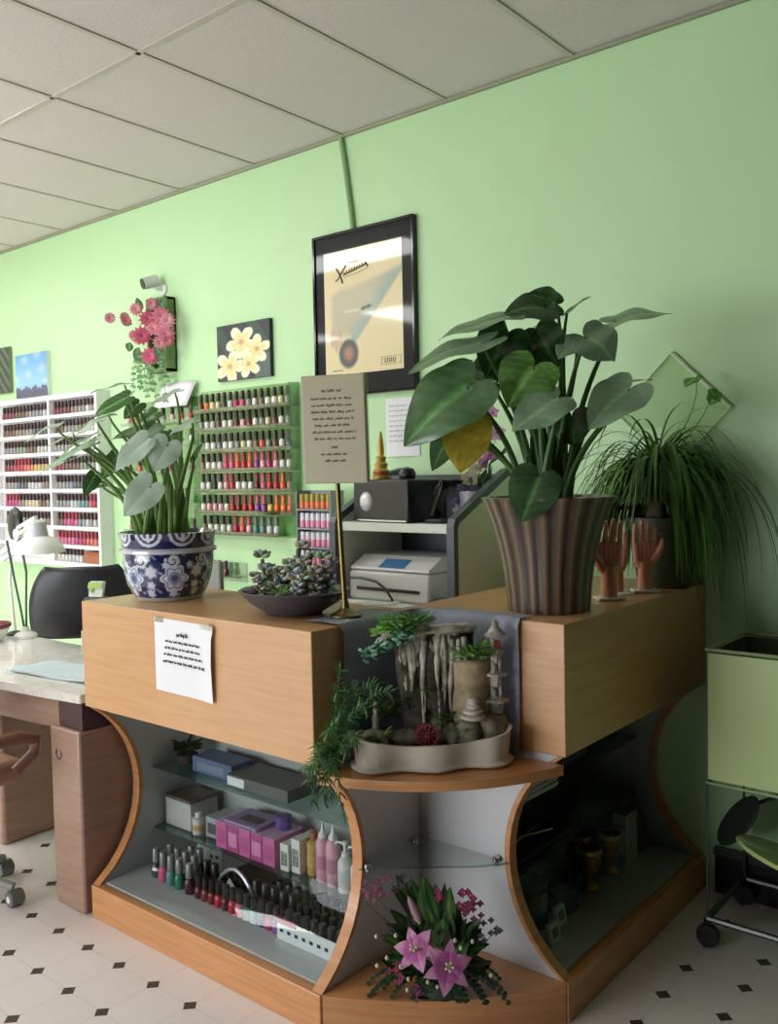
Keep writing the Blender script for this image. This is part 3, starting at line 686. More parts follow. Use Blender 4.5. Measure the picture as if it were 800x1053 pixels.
m.ell((-.168, .0, .06), (.03, .02, .014), 10, 6, jit=.15); m.build('rock_arch', ROCKL, ft, smooth=60)
m = MB(); m.lathe([(.012, .05), (.014, .075), (.009, .10), (.011, .118), (.006, .132), (.008, .142), (0, .15)], (-.145, .028, 0), 10); m.ell((-.145, .028, .156), (.007, .007, .009), 8, 6); m.build('stone_figure', ROCKL, ft)
for a_ in (((-.14, -.028, .085), .013, 26, .006, 1.3, 2, .022, 1.0), ((.075, -.028, .088), .02, 30, .007, .9, 1, .02), ((.15, -.02, .11), .02, 16, .006, .8, 0, .02)):
    m = MB(); tuft(m, *a_); m.build('grass_tuft', LEAFD, ft)

# ------------------------------------------------------------------ trailing fern left of the fountain
tf = thing('trailing_fern', 'feathery trailing green fern spilling over the corner shelf edge', 'fern', (.030, .052, fz + .001))
MB().lathe([(.010, 0), (.012, .024), (.011, .026), (0, .022)], (0, 0, 0), 12).build('small_pot', mat('dark_nursery_pot', (44, 46, 42), .6), tf)
m = MB(); base = V((.030, .052, fz + .024))
tips = [(366, 708, -.05), (384, 706, -.06), (400, 712, -.08), (350, 728, -.07), (338, 752, -.09), (328, 780, -.12), (318, 806, -.12), (334, 826, -.13), (352, 836, -.12), (346, 800, -.11), (326, 768, -.10), (344, 745, -.07), (358, 716, -.05), (314, 790, -.12), (340, 815, -.13), (362, 738, -.08), (356, 772, -.12), (322, 822, -.13), (346, 712, -.05), (376, 728, -.09), (366, 760, -.12), (332, 800, -.13), (350, 690, -.04)]
Db = depth(base)
for tx, ty, dz in tips:
    tip = atd(tx, ty, Db + dz); low = tip.z < fz + .02
    if tip.y > -.005 and tip.x < .025: tip.x = .025
    mid = base + (CAM - base).normalized() * (.05 if low else .025) + V((0, 0, .05 if low else (tip.z - base.z) * .5))
    p2 = V((tip.x * .75 + mid.x * .25, tip.y * .75 + mid.y * .25 - (.02 if low else 0), max(tip.z, mid.z - .01) + .012))
    pts = bez(base, mid, p2, tip, 16); stalk(m, pts, .0014, .0006, (92, 112, 66), 5)
    for k in range(2, 17):
        tt = (pts[k] - pts[k - 1]).normalized()
        for sgn in (-1, 1, 1, -1):
            d = (tt.cross(V((rng.uniform(-.5, .5), rng.uniform(-1, -.2), rng.uniform(-.6, .9)))).normalized() * sgn * .75 + tt * .7 + V((0, 0, -.1))).normalized()
            q = pts[k] + d * rng.uniform(.014, .034)
            if q.y > -.004 and q.x < .022: continue
            blade(m, pts[k], q, .0042, heart=False, n=3, k=1, tone=rng.uniform(.6, 1.15), hue=rng.choice((-1, 0, 0)))
rel(m, tf).build('fronds', LEAFD, tf)

# ------------------------------------------------------------------ flower arrangement in the niche
def inside(m): m.v = [(max(x, .014 if y > .02 else x), min(y, .432), max(z, PZ + .0015)) for x, y, z in m.v]; return m
fa = thing('lily_arrangement', 'silk flower arrangement with two open pink lilies on the niche floor', 'flower arrangement', (.235, .215, PZ + .001))
MB().lathe([(.05, 0), (.06, .01), (.062, .035), (.05, .042), (0, .045)], (0, 0, 0), 18).build('holder_base', mat('dark_green_foam', (40, 56, 38), .9, var=.3), fa)
DF = depth((.235, .215, .2)); fp_ = lambda px, py, dz=0: atd(px, py, DF + dz)
FLW = leafmat('petal', .5)
def lily(parent, c, out, R, name='lily_bloom'):
    out = V(out).normalized(); a0 = out.orthogonal().normalized(); b0_ = out.cross(a0); m = MB()
    for i in range(6):
        a = 2 * pi * i / 6 + .3; d = a0 * cos(a) + b0_ * sin(a); k0 = len(m.v)
        blade(m, V(c), V(c) + d * R + out * R * .28, R * (.66 if i % 2 else .54), heart=False, n=8, k=4, up=out, droop=.22, fold=.3)
        for q in range(k0, len(m.v)):
            r = min(1, (V(m.v[q]) - V(c)).length / R); e = rng.uniform(.94, 1.05)
            cc = (150, 112, 138) if r < .22 else ((196, 96, 170) if r < .6 else (216, 150, 194)); m.c[q] = lin([x * e for x in cc])
    rel(inside(m), parent); o = m.build(name, FLW, parent)
    m = MB()
    for i in range(5):
        d = (out + (a0 * cos(i * 1.26) + b0_ * sin(i * 1.26)) * .35).normalized(); e = V(c) + d * R * .45; k0 = len(m.v)
        m.tube([V(c), e], .0016, 5); m.ell(e, (.004, .004, .004), 6, 4)
        for q in range(k0, len(m.v)): m.c[q] = lin((222, 206, 168))
    rel(inside(m), parent); m.build('stamens', FLW, o); return o
cdir = (CAM - V((.235, .215, .2))).normalized()
l1, l2 = fp_(428, 977, -.09), fp_(460, 995, -.12)
lily(fa, l1, cdir + V((-.3, -.1, .3)), .056); lily(fa, l2, cdir + V((.2, .1, .1)), .062)
m = MB(); b = fp_(432, 950, -.04); e = fp_(419, 920, -.04)
prof = [(.003, 0), (.012, .02), (.013, .04), (.008, .065), (.001, .08)]
q = (e - b).to_track_quat('Z', 'Y').to_matrix(); mm = MB(); mm.lathe(prof, (0, 0, 0), 10); m.add([b + q @ V(p) for p in mm.v], mm.f)
for i, p in enumerate(m.v): m.c[i] = lin((176, 188, 140) if (V(p) - b).length < .022 else (214, 166, 180))
rel(inside(m), fa).build('lily_bud', FLW, fa)
m = MB()
for (px, py, n, R, col) in [(386, 915, 12, .028, (146, 92, 112)), (376, 919, 6, .018, (150, 96, 116)), (480, 928, 16, .026, (150, 62, 98)), (486, 935, 8, .02, (118, 44, 70)), (452, 921, 8, .014, (166, 70, 104)), (408, 1000, 10, .018, (160, 74, 108)), (456, 985, 8, .018, (96, 32, 62)), (428, 1022, 8, .014, (124, 70, 108)), (416, 910, 6, .022, (70, 66, 62)), (506, 958, 8, .026, (84, 78, 88))]:
    c0 = fp_(px, py, -.05)
    for i in range(n):
        c = c0 + V([rng.uniform(-R, R) for _ in range(3)]); k0 = len(m.v)
        for j in range(4): a = j * 1.57; blade(m, c, c + (RT * cos(a) + UP * sin(a)) * .009 - FW * .003, .008, heart=False, n=3, k=1, up=cdir)
        for q in range(k0, len(m.v)): m.c[q] = lin([x * rng.uniform(.8, 1.15) for x in col])
rel(inside(m), fa).build('small_blossoms', FLW, fa)
m = MB()
for (px, py) in [(386, 915), (480, 930), (452, 921), (506, 958), (416, 908), (395, 945), (372, 919)]:
    stalk(m, bez(V((.235, .215, PZ + .04)), V((.235, .215, PZ + .12)), fp_(px, py + 20, -.02), fp_(px, py, -.05), 8), .0016, .001, (62, 74, 44), 5)
rel(inside(m), fa).build('twigs', LEAFD, fa)
m = MB(); c0 = V((.235, .215, PZ + .04))
for (px, py, w, tone) in [(405, 935, .05, .6), (420, 912, .05, .75), (440, 908, .05, .85), (462, 915, .05, .8), (470, 930, .05, .7), (492, 945, .05, .55), (396, 960, .045, .8), (402, 975, .04, .9), (482, 960, .05, .75), (496, 968, .05, .55), (446, 935, .06, .75), (455, 948, .05, .8), (410, 945, .05, .6), (474, 945, .05, .6), (392, 985, .045, .5), (504, 990, .05, .45), (424, 905, .05, .9), (436, 903, .05, 1.0), (410, 900, .045, .7), (448, 912, .06, .9), (430, 925, .06, .8), (462, 940, .055, .75), (416, 950, .05, .7), (480, 985, .05, .6), (400, 1000, .05, .6), (440, 1020, .05, .6), (425, 1030, .05, .5), (470, 1020, .05, .5)]:
    tip = fp_(px, py, -.03 + rng.uniform(-.03, .02)); b = c0.lerp(tip, rng.uniform(.45, .62)); blade(m, b, tip, w * rng.uniform(.8, 1.15), heart=False, face=.5, n=6, k=3, tone=tone, hue=rng.choice((0, 0, 1)))
    for k in range(2):
        b2 = b + V([rng.uniform(-.02, .02) for _ in range(3)]); blade(m, b2, b2.lerp(tip, .8) + V([rng.uniform(-.025, .025) for _ in range(3)]), w * .7, heart=False, face=.4, n=5, k=2, tone=tone * .85)
rel(inside(m), fa).build('broad_leaves', LEAF, fa)
m = MB()
for (px, py) in [(376, 1026), (384, 1020), (396, 1030), (410, 1036), (440, 1042), (430, 1040), (458, 1042), (462, 1036), (488, 1038), (500, 1030), (522, 1030), (518, 1020), (380, 1010), (512, 1005), (506, 1012), (396, 1015), (478, 1030), (446, 1036)]:
    p = at(px, py, 2, PZ + .006); p.x = max(p.x, .04); p.y = max(.05 + .62 * max(0, p.x - .06), min(p.y, .40)); tip = p; pts = bez(c0, c0 + (tip - c0) * .3 + V((0, 0, .06)), c0 + (tip - c0) * .75 + V((0, 0, .045)), tip, 12)
    stalk(m, pts, .0015, .0008, (48, 66, 44), 5)
    for k in range(2, 13):
        tt = (pts[k] - pts[k - 1]).normalized(); sd = tt.cross(V((0, 0, 1))).normalized()
        for sgn in (-1, 1):
            q = pts[k] + (sd * sgn + tt * .8).normalized() * .040 * (1 - .055 * k) + V((0, 0, .004)); q.z = max(q.z, PZ + .004); q.x = max(q.x, .012)
            blade(m, pts[k], q, .014, heart=False, n=4, k=2, tone=rng.uniform(.45, .75), hue=-1)
rel(inside(m), fa).build('fern_sprays', LEAFD, fa)
m = MB()
for (px, py) in [(387, 963), (407, 962), (388, 993), (420, 1007), (440, 1010), (419, 1018), (468, 967), (486, 968), (505, 1003), (412, 994), (398, 985), (450, 1015), (474, 975)]:
    c = fp_(px, py, -.12); m = MB(); m.ell(c, (.0052, .0052, .006), 8, 5); cc = lin(rng.choice(((200, 202, 176), (186, 192, 160))))
    for i in range(len(m.v)): m.c[i] = cc
    rel(inside(m), fa).build('white_bud', FLW, fa)

# ------------------------------------------------------------------ practice hands
SKIN = mat('vinyl_skin', (226, 158, 130), .5, var=.08, scale=40, sss=.1)
def hand_mesh(spread=.10, thumb=1, curl=.1):
    m = MB()
    m.tube([(0, 0, 0), (0, 0, .03), (0, 0, .065), (0, 0, .09)], [.024, .023, .022, .024], 14)
    for i in range(5):
        x = (-1 + i / 2) * .026; m.tube([(x * .55, 0, .075), (x * .9, .001, .10), (x, .001, .135), (x * 1.02, 0, .152 + (.004 if 0 < i < 4 else 0))], [.014, .0145, .0135, .010], 10)
    for i, (x, ln, r) in enumerate(((-.031, .060, .0072), (-.0105, .076, .0082), (.0105, .083, .0085), (.0315, .074, .0082))):
        ln2 = ln; x *= -1 * thumb; a = x * spread * 38
        p = [V((x, 0, .138))]
        for k, fr in enumerate((.45, .30, .25)):
            ben = curl * (k + .6); p.append(p[-1] + V((sin(radians(a)), -sin(ben), cos(ben))) * ln2 * fr)
        pts, rad = [], []
        for k in range(3):
            for q in (0, .5): pts.append(p[k].lerp(p[k + 1], q)); rad.append(r * (1.06 - .06 * k) * (1.05 if q == 0 else .95))
        pts += [p[3], p[3] + (p[3] - p[2]).normalized() * .004]; rad += [r * .78, r * .45]
        m.tube(pts, rad, 9)
    s = thumb
    m.tube([(.012 * s, -.002, .075), (.030 * s, -.006, .098), (.044 * s, -.010, .122), (.052 * s, -.012, .145), (.055 * s, -.011, .160), (.056 * s, -.010, .165)], [.014, .0135, .011, .0098, .0075, .004], 9)
    return m
def practice_hand(loc, rz, label, H=1.0, thumb=1, curl=.1, spread=.1):
    t = thing('practice_hand', label, 'mannequin hand', loc, rz, 'practice hands on the desk')
    MB().box(-.042, .042, -.036, .036, 0, .009).build('hand_stand', WHITEP, t, bevel=.003)
    o = hand_mesh(spread, thumb, curl).build('hand', SKIN, t, loc=(0, 0, .009)); o.scale = (H, H, H)
    md = o.modifiers.new('weld', 'REMESH'); md.mode = 'VOXEL'; md.voxel_size = .0024; md.use_smooth_shade = True
    md = o.modifiers.new('soften', 'SMOOTH'); md.factor = .5; md.iterations = 4
    nl = MB()
    for i, (x, ln) in enumerate(((-.031, .060), (-.0105, .076), (.0105, .083), (.0315, .074))): pass
    return t
ry = lambda x, y: math.atan2(y, x)
fr = math.atan2((CAM.x - .38), -(CAM.y - 1.16)) * 1.0
practice_hand((.405, 1.135, TOPZ + .001), .62, 'pink vinyl practice hand with palm open and thumb out, in front of the green pot', 1.0, 1, .06, .16)
practice_hand((.352, 1.04, TOPZ + .001), .35, 'pink vinyl practice hand between the other two, fingers bent', .93, -1, .22, .08)
practice_hand((.385, .915, TOPZ + .001), .75, 'pink vinyl practice hand nearest the brown fluted planter', 1.08, -1, .12, .06)

# ------------------------------------------------------------------ green pot with a ponytail palm
gp = V((.395, 1.315, TOPZ + .001)); D3 = depth(gp)
t = thing('potted_ponytail_palm', 'ponytail palm with long arching strap leaves in dark green pot', 'potted plant', gp)
MB().lathe([(.082, 0), (.086, .005), (.102, .10), (.112, .195), (.120, .20), (.122, .235), (.115, .238), (.108, .20), (.0, .19)], (0, 0, 0), 40).build('pot', mat('dark_olive_pot', (66, 74, 52), .5, var=.12, scale=14), t)
MB().lathe([(.0, .206), (.105, .204)], (0, 0, 0), 24, cap=False).build('soil', SOIL, t)
MB().lathe([(.045, .20), (.040, .23), (.026, .28), (.022, .33), (.026, .36), (.012, .38)], (-.02, -.01, 0), 14).build('trunk', mat('palm_trunk', (104, 92, 68), .85, var=.3, scale=40, bump=.7), t)
m = MB(); c0 = V((gp.x - .02, gp.y - .01, gp.z + .36))
def strap(b, d, ln, w, sag, tone, hue=0, ymax=1.425):
    global m
    p = V(b); d = V(d).normalized(); pts = [p.copy()]; N_ = 14
    for k in range(N_):
        d = (d + V((0, 0, -sag / N_ * (1 + k * .10)))).normalized(); p = p + d * ln / N_
        if p.y > ymax: p.y = ymax; d.y = min(d.y, 0)
        if (p.z < TOPZ + .012 and p.x < .53) or (p.y < 1.20 and p.z < TOPZ + .28 and p.x < .5): break
        pts.append(p.copy())
    if len(pts) < 5: return
    N_ = len(pts) - 1
    vs, cs = [], []
    for k, q in enumerate(pts):
        dd = (pts[min(k + 1, N_)] - pts[max(k - 1, 0)]).normalized(); sd = dd.cross(V((0, 0, 1)))
        sd = sd.normalized() if sd.length > 1e-3 else V((1, 0, 0)); u = k / N_; hw = w * (.35 + .65 * min(1, u * 5)) * (1 - u ** 3) + .0006
        vs += [q - sd * hw, q + V((0, 0, -.15 * hw)), q + sd * hw]; c = [x * tone * rng.uniform(.94, 1.06) for x in (76 + 14 * hue, 112 + 14 * hue, 52)]; cs += [lin(c)] * 3
    fs = [(3 * k + j, 3 * k + j + 1, 3 * k + j + 4, 3 * k + j + 3) for k in range(N_) for j in range(2)]
    m.add(vs, fs, 0, cs)
for i in range(620):
    a = rng.uniform(0, 2 * pi); el = rng.uniform(.15, 1.35); d = (cos(a) * cos(el), sin(a) * cos(el) * .8 - .15, sin(el))
    strap(c0 + V((rng.uniform(-.02, .02), rng.uniform(-.02, .02), rng.uniform(-.03, .02))), d, rng.uniform(.28, .50), rng.uniform(.0045, .008), rng.uniform(2.0, 3.6), rng.uniform(.7, 1.4), rng.choice((0, 0, 1)))
for i in range(16):                                                           # long ones over the desk end
    strap(c0, (rng.uniform(.5, 1.0), rng.uniform(-.6, .1), rng.uniform(.3, .9)), rng.uniform(.55, .75), .004, rng.uniform(2.0, 3.0), rng.uniform(.7, 1.0))
# drop anything that would pass through the planter beside it
rel(m, t).build('foliage', LEAFD, t)
m = MB(); lp = lambda px, py, dz=0: atd(px, py, D3 + dz)
for bx, by, tx, ty in [(716, 388, 704, 396), (728, 400, 742, 412), (738, 402, 730, 416), (712, 392, 724, 386)]:
    blade(m, lp(bx, by, -.06), lp(tx, ty, -.08), .055, heart=False, tone=1.0, hue=1, face=.3, n=6, k=3)
stalk(m, bez(c0, c0 + V((.02, 0, .1)), lp(722, 430, -.03), lp(716, 390, -.06), 8), .002, .0015, (96, 130, 66), 5)
stalk(m, bez(c0, c0 + V((.04, 0, .1)), lp(735, 430, -.03), lp(730, 402, -.06), 8), .002, .0015, (96, 130, 66), 5)
m.v = [(x, min(y, 1.43), z) for x, y, z in m.v]; rel(m, t).build('tall_shoot', LEAFD, t)

# ------------------------------------------------------------------ hutch at the wall with its contents
hx0, hx1, hy0, hy1 = -.868, -.256, 1.0, WY - .004
hu = thing('storage_hutch', 'grey desk hutch with sloped side panels and two open shelves', 'hutch', (hx0, hy0, 0))
sp = [(0, 0), (0, 1.275), (.012, 1.30), (.36, 1.474), (.45, 1.49), (.45, 0)]
for x in (.0, hx1 - hx0 - .03):
    o = MB().prism(sp, x, x + .03, 'x').build('side_panel', mat('pale_green_laminate', (238, 242, 236), .5, var=.03), hu, smooth=30)
    e = MB(); pl = [(-.003, 0), (-.003, 1.277), (.010, 1.304), (.36, 1.479), (.45, 1.495)]; pl2 = [(.024, 0), (.024, 1.268), (.034, 1.286), (.368, 1.450), (.45, 1.466)]
    for (a, b), (c, d) in zip(zip(pl, pl2), zip(pl[1:], pl2[1:])):
        e.add([(x - .001, *a), (x - .001, *b), (x - .001, *d), (x - .001, *c), (x + .0312, *a), (x + .0312, *b), (x + .0312, *d), (x + .0312, *c)], [(0, 1, 2, 3), (7, 6, 5, 4), (0, 3, 7, 4), (1, 5, 6, 2), (0, 4, 5, 1), (3, 2, 6, 7)])
    e.build('edge_trim', DGREY, o, smooth=0)
MB().box(.031, hx1 - hx0 - .031, .012, .44, 1.248, 1.282).build('shelf', mat('pale_shelf', (222, 232, 218), .45, var=.02), hu, smooth=0, bevel=.002)
MB().box(.031, hx1 - hx0 - .031, .012, .44, .945, .972).build('shelf', mat('pale_shelf', (222, 232, 218)), hu, smooth=0, bevel=.002)
MB().box(.031, hx1 - hx0 - .031, .03, .44, .70, .73).build('shelf', mat('pale_shelf', (222, 232, 218)), hu, smooth=0)
MB().box(.031, hx1 - hx0 - .031, .425, .449, .0, 1.462).build('back_panel', mat('hutch_back', (92, 96, 108), .5, var=.04), hu, smooth=0)
MB().box(.031, hx1 - hx0 - .031, .345, .426, 1.440, 1.462).build('top_ledge', mat('hutch_back', (92, 96, 108)), hu, smooth=0)
# speaker
sx, sy, sz = -.66, 1.09, 1.2825
t = thing('desktop_speaker', 'black box speaker with round silver cone on the upper hutch shelf', 'speaker', (sx, sy, sz), radians(-9))
MB().box(-.125, .20, -.05, .16, 0, .166).build('cabinet', BLACKP, t, bevel=.008)
MB().lathe([(.058, 0), (.055, -.008), (.046, -.004), (.038, .001)], (-.045, -.051, .08), 28, axis='y', cap=False).build('cone_ring', mat('dark_rubber', (78, 82, 88), .35), t)
c = MB(); c.lathe([(.038, .000), (.033, .005), (.024, .012), (.01, .014), (0, .015)], (-.045, -.050, .08), 24, axis='y'); c.build('speaker_cone', mat('silver_cone', (214, 216, 216), .35, .3, var=.03), t)
c = MB(); c.box(-.12, .19, -.054, -.051, .004, .010); c.build('base_strip', CHROME, t, smooth=0)
t = thing('black_camera_ball', 'small black dome shaped device on top of the black speaker', 'webcam', (-.575, 1.14, 1.2825 + .1665))
MB().lathe([(.03, 0), (.034, .008), (.036, .02), (.026, .04), (0, .048)], (0, 0, 0), 18).build('dome', BLACKP, t)
# phone handset
t = thing('cordless_phone', 'black cordless phone leaning in its cradle beside the speaker', 'phone', (-.375, 1.085, 1.2825), radians(-5))
MB().box(-.05, .04, -.04, .05, 0, .018).build('cradle', BLACKP, t, bevel=.006)
m = MB(); ax = V((.40, 0, 1)).normalized(); m.obox((.0, .0, .095), V((1, 0, -.4)).normalized() * .012, V((0, .023, 0)), ax * .075); m.build('handset', BLACKG, t, bevel=.005)
m = MB(); m.obox((-.0130, .0, .125), V((1, 0, -.4)).normalized() * .0012, V((0, .015, 0)), ax * .018); m.build('screen', mat('phone_screen', (70, 84, 96), .2), t, smooth=0)
# printer
t = thing('printer', 'white desktop printer with blue label on its lid, on the lower hutch shelf', 'printer', (-.60, 1.19, .9735))
MB().box(-.205, .20, -.15, .17, 0, .115).build('printer_body', GREYP, t, bevel=.012)
MB().prism([(-.145, .118), (-.145, .128), (-.06, .172), (.165, .172), (.165, .118)], -.198, .193, 'x').build('scanner_lid', mat('printer_white', (226, 226, 222), .4, var=.02), t, smooth=0, bevel=.008)
m = MB(); m.add([(-.06, -.141, .1312), (.07, -.141, .1312), (.07, -.085, .1602), (-.06, -.085, .1602)], [(0, 1, 2, 3)]); m.build('blue_label', mat('label_blue', (70, 124, 176), .4), t, smooth=0)
MB().box(-.16, .15, -.156, -.149, .04, .052).build('paper_slot', BLACKP, t, smooth=0)
t = thing('calculator', 'small black calculator lying at the right end of the lower hutch shelf', 'calculator', (-.365, 1.07, .9735), radians(15))
MB().box(-.038, .038, -.055, .055, 0, .022).build('calculator_body', BLACKP, t, bevel=.005)
m = MB(); m.box(-.03, .03, .028, .046, .0222, .0232); m.build('display', mat('lcd', (120, 132, 112), .3), t, smooth=0)
m = MB()
for i in range(4):
    for j in range(4): m.box(-.029 + i * .0155, -.018 + i * .0155, -.045 + j * .0165, -.034 + j * .0165, .0222, .0245)
m.build('keypad', mat('key_grey', (110, 112, 116), .5), t, smooth=0)
t = thing('black_cable', 'black cable looping in front of the white printer', 'cable', (-.62, 1.022, .974))
m = MB(); m.tube([(-.16, .0, .085), (-.10, -.006, .088), (-.02, -.008, .078), (.03, -.008, .05), (.06, -.004, .006)], .005, 8); m.build('cord', BLACKP, t)
# flower bunch on the right slope
t = thing('orchid_bunch', 'artificial pink orchid and purple flower bunch by the sloped hutch side', 'artificial flowers', (-.335, 1.225, 1.2825))
MB().lathe([(.032, 0), (.040, .05), (.044, .11), (.04, .115), (0, .10)], (0, 0, 0), 16).build('vase', mat('pale_lilac_vase', (190, 188, 204), .35), t)
m = MB(); fw = lambda px, py, y: at(px, py, 1, y)
def puff(m, c, r, n, col, size):
    for i in range(n):
        k0 = len(m.v); q = c + V([rng.uniform(-r, r) for _ in range(3)]); q.y = min(q.y, 1.42); q.x = min(q.x, -.2888)
        for j in range(5): a = j * 1.257; blade(m, q, q + (RT * cos(a) + UP * sin(a)) * size + V((0, -.004, 0)), size * .7, heart=False, n=3, k=1, up=-FW)
        for z in range(k0, len(m.v)): m.c[z] = lin([x * rng.uniform(.85, 1.15) for x in col])
for px, py, r, n, col, s in [(474, 508, .03, 16, (112, 104, 150), .014), (484, 500, .03, 12, (96, 92, 120), .014), (490, 488, .03, 9, (206, 196, 172), .020), (480, 492, .02, 6, (196, 178, 140), .016), (472, 520, .02, 10, (204, 204, 214), .012), (497, 497, .02, 8, (70, 72, 66), .014)]:
    puff(m, fw(px, py, 1.22), r, n, col, s)
m.v = [(min(x, -.289) if z < 1.52 else x, y, z) for x, y, z in m.v]; rel(m, t).build('purple_blossoms', FLW, t)
m = MB()
for px, py, col, s in [(505, 468, (214, 134, 196), .036), (498, 476, (204, 120, 184), .028), (511, 445, (222, 168, 206), .036), (507, 424, (206, 160, 190), .024)]:
    m = MB(); q = fw(px, py, 1.27); k0 = len(m.v)
    for j in range(5): a = j * 1.257 + .3; blade(m, q, q + (RT * cos(a) + UP * sin(a)) * s - FW * .006, s * .85, heart=False, n=5, k=2, up=-FW)
    for z in range(k0, len(m.v)): rr = (V(m.v[z]) - q).length / s; m.c[z] = lin([x * rng.uniform(.92, 1.08) for x in ((120, 40, 96) if rr < .2 else col)])
    m.v = [(min(x, -.289) if z < 1.52 else x, y, z) for x, y, z in m.v]; rel(m, t).build('orchid_bloom', FLW, t)
m = MB(); b = V((-.335, 1.225, 1.38))
for px, py in [(505, 468), (511, 445), (507, 424)]: stalk(m, bez(b, b + V((0, 0, .05)), fw(px, py + 14, 1.27), fw(px, py, 1.272), 8), .002, .0015, (84, 108, 60), 5)
for px, py, tx, ty in [(505, 500, 520, 458), (500, 505, 512, 478), (494, 505, 500, 482), (488, 500, 480, 484)]: blade(m, fw(px, py, 1.28), fw(tx, ty, 1.30), .04, heart=False, tone=.55, face=.7, n=6, k=2)
m.v = [(min(x, -.289) if z < 1.52 else x, y, z) for x, y, z in m.v]; rel(m, t).build('orchid_stems', LEAFD, t)
# gold figurine on the hutch top
t = thing('gold_figurine', 'small gold tower shaped figurine standing on the black speaker', 'figurine', (-.826, 1.385, 1.463))
t.location = (-.70, 1.13, 1.2825 + .1665)
MB().lathe([(.036, 0), (.038, .012), (.030, .016), (.034, .035), (.024, .044), (.028, .062), (.018, .07), (.022, .088), (.012, .096), (.014, .12), (.009, .165), (.004, .19), (0, .192)], (0, 0, 0), 14).build('figurine_body', mat('gold_yellow', (206, 172, 84), .35, .35, var=.15, scale=50), t)
MB().lathe([(.029, .016), (.035, .022), (.035, .030), (.029, .034)], (0, 0, 0), 14, cap=False).build('red_band', mat('figurine_red', (170, 70, 50), .5), t)

# ------------------------------------------------------------------ things on the wall
def canvas(name, label, cat, x0, x1, z0, z1, fn, nx, ny, depth_=.022, edge=None, rough=.5, coat=0, group=None):
    t = thing(name, label, cat, ((x0 + x1) / 2, WY - .001, (z0 + z1) / 2), group=group); w, h = (x1 - x0) / 2, (z1 - z0) / 2
    MB().box(-w, w, -depth_, 0, -h, h).build('canvas_frame', edge, t, smooth=0)
    MB().sheet(nx, ny, lambda u, v: (-w + 2 * w * u, -depth_ - .0006, -h + 2 * h * v), 0, lambda u, v: lin(fn(u, v))).build('picture', paintmat('canvas_paint_%g' % rough, rough, coat), t, smooth=0)
    return t
def flower5(u, v, cx, cy, R, rot, k=5):
    d = sqrt((u - cx) ** 2 + (v - cy) ** 2); a = math.atan2(v - cy, u - cx) + rot; return d / (R * (.42 + .58 * abs(cos(k * a / 2)) ** .8))
def lily_paint(u, v):
    best = None
    for cx, cy, R, r in ((.47, .66, .30, .4), (.76, .50, .26, 1.0), (.24, .25, .30, .1), (.60, .26, .25, .7)):
        q = flower5(u, v, cx, cy, R, r)
        if q < 1 and (best is None or q < best): best = q
    if best is not None: return (208, 158, 128) if best < .2 else ((238, 220, 150) if best < .62 else (246, 238, 202))
    if u > .72 and v < .42: return (74, 96, 92)
    return (40, 44, 52) if sin(u * 9 + v * 5) > -.6 else (50, 72, 60)
canvas('flower_painting', 'square dark canvas of pale yellow plumeria flowers on the green wall', 'painting', -2.042, -1.647, 1.962, 2.244, lily_paint, 80, 64, edge=mat('canvas_edge', (44, 54, 48), .7))
def sea_paint(u, v):
    if v < .22 + .03 * sin(u * 23) + .02 * sin(u * 61): return (92, 92, 120) if rng.random() < .6 else (70, 70, 100)
    if v < .30: return (150, 190, 226)
    k = max(0, sin(u * 5 + v * 11) * sin(u * 9 - v * 6 + 1)) * .45
    return [(a + (b - a) * (v - .3) / .7) * (1 - k) + 226 * k for a, b in zip((150, 200, 236), (96, 160, 214))]
canvas('seascape_painting', 'small canvas of blue sky above a dark shoreline, above the white rack', 'painting', -4.09, -3.70, 2.012, 2.292, sea_paint, 40, 36, edge=mat('canvas_white_edge', (228, 230, 230), .7))
canvas('dark_painting', 'narrow visible strip of a dark framed picture left of the blue canvas', 'painting', -4.56, -4.17, 2.06, 2.365, lambda u, v: (34, 44, 38) if sin(u * 30 + v * 22) < .3 else (86, 100, 80), 40, 40, edge=mat('olive_frame', (120, 132, 96), .5))
# framed beauty poster
px0, px1, pz0, pz1 = -1.342, -.745, 1.828, 2.572
t = thing('framed_poster', 'large black framed beauty poster showing a reclining face, hand and script title', 'poster', ((px0 + px1) / 2, WY - .001, (pz0 + pz1) / 2))
w, h = (px1 - px0) / 2, (pz1 - pz0) / 2
f = MB()
for a in ((-w, w, h - .014, h), (-w, w, -h, -h + .014), (-w, -w + .014, -h + .014, h - .014), (w - .014, w, -h + .014, h - .014)): f.box(a[0], a[1], -.028, 0, a[2], a[3])
f.build('poster_frame', BLACKG, t, smooth=0, bevel=.002)
MB().box(-w + .013, w - .013, -.020, -.002, -h + .013, h - .013).build('black_mat', mat('glazed_black_mat', (15, 18, 22), .6, coat=.35, spec=.15), t, smooth=0)
iw, iz0, iz1 = w - .068, -h + .098, h - .085
def ss(a, b, x): x = max(0, min(1, (x - a) / (b - a))); return x * x * (3 - 2 * x)
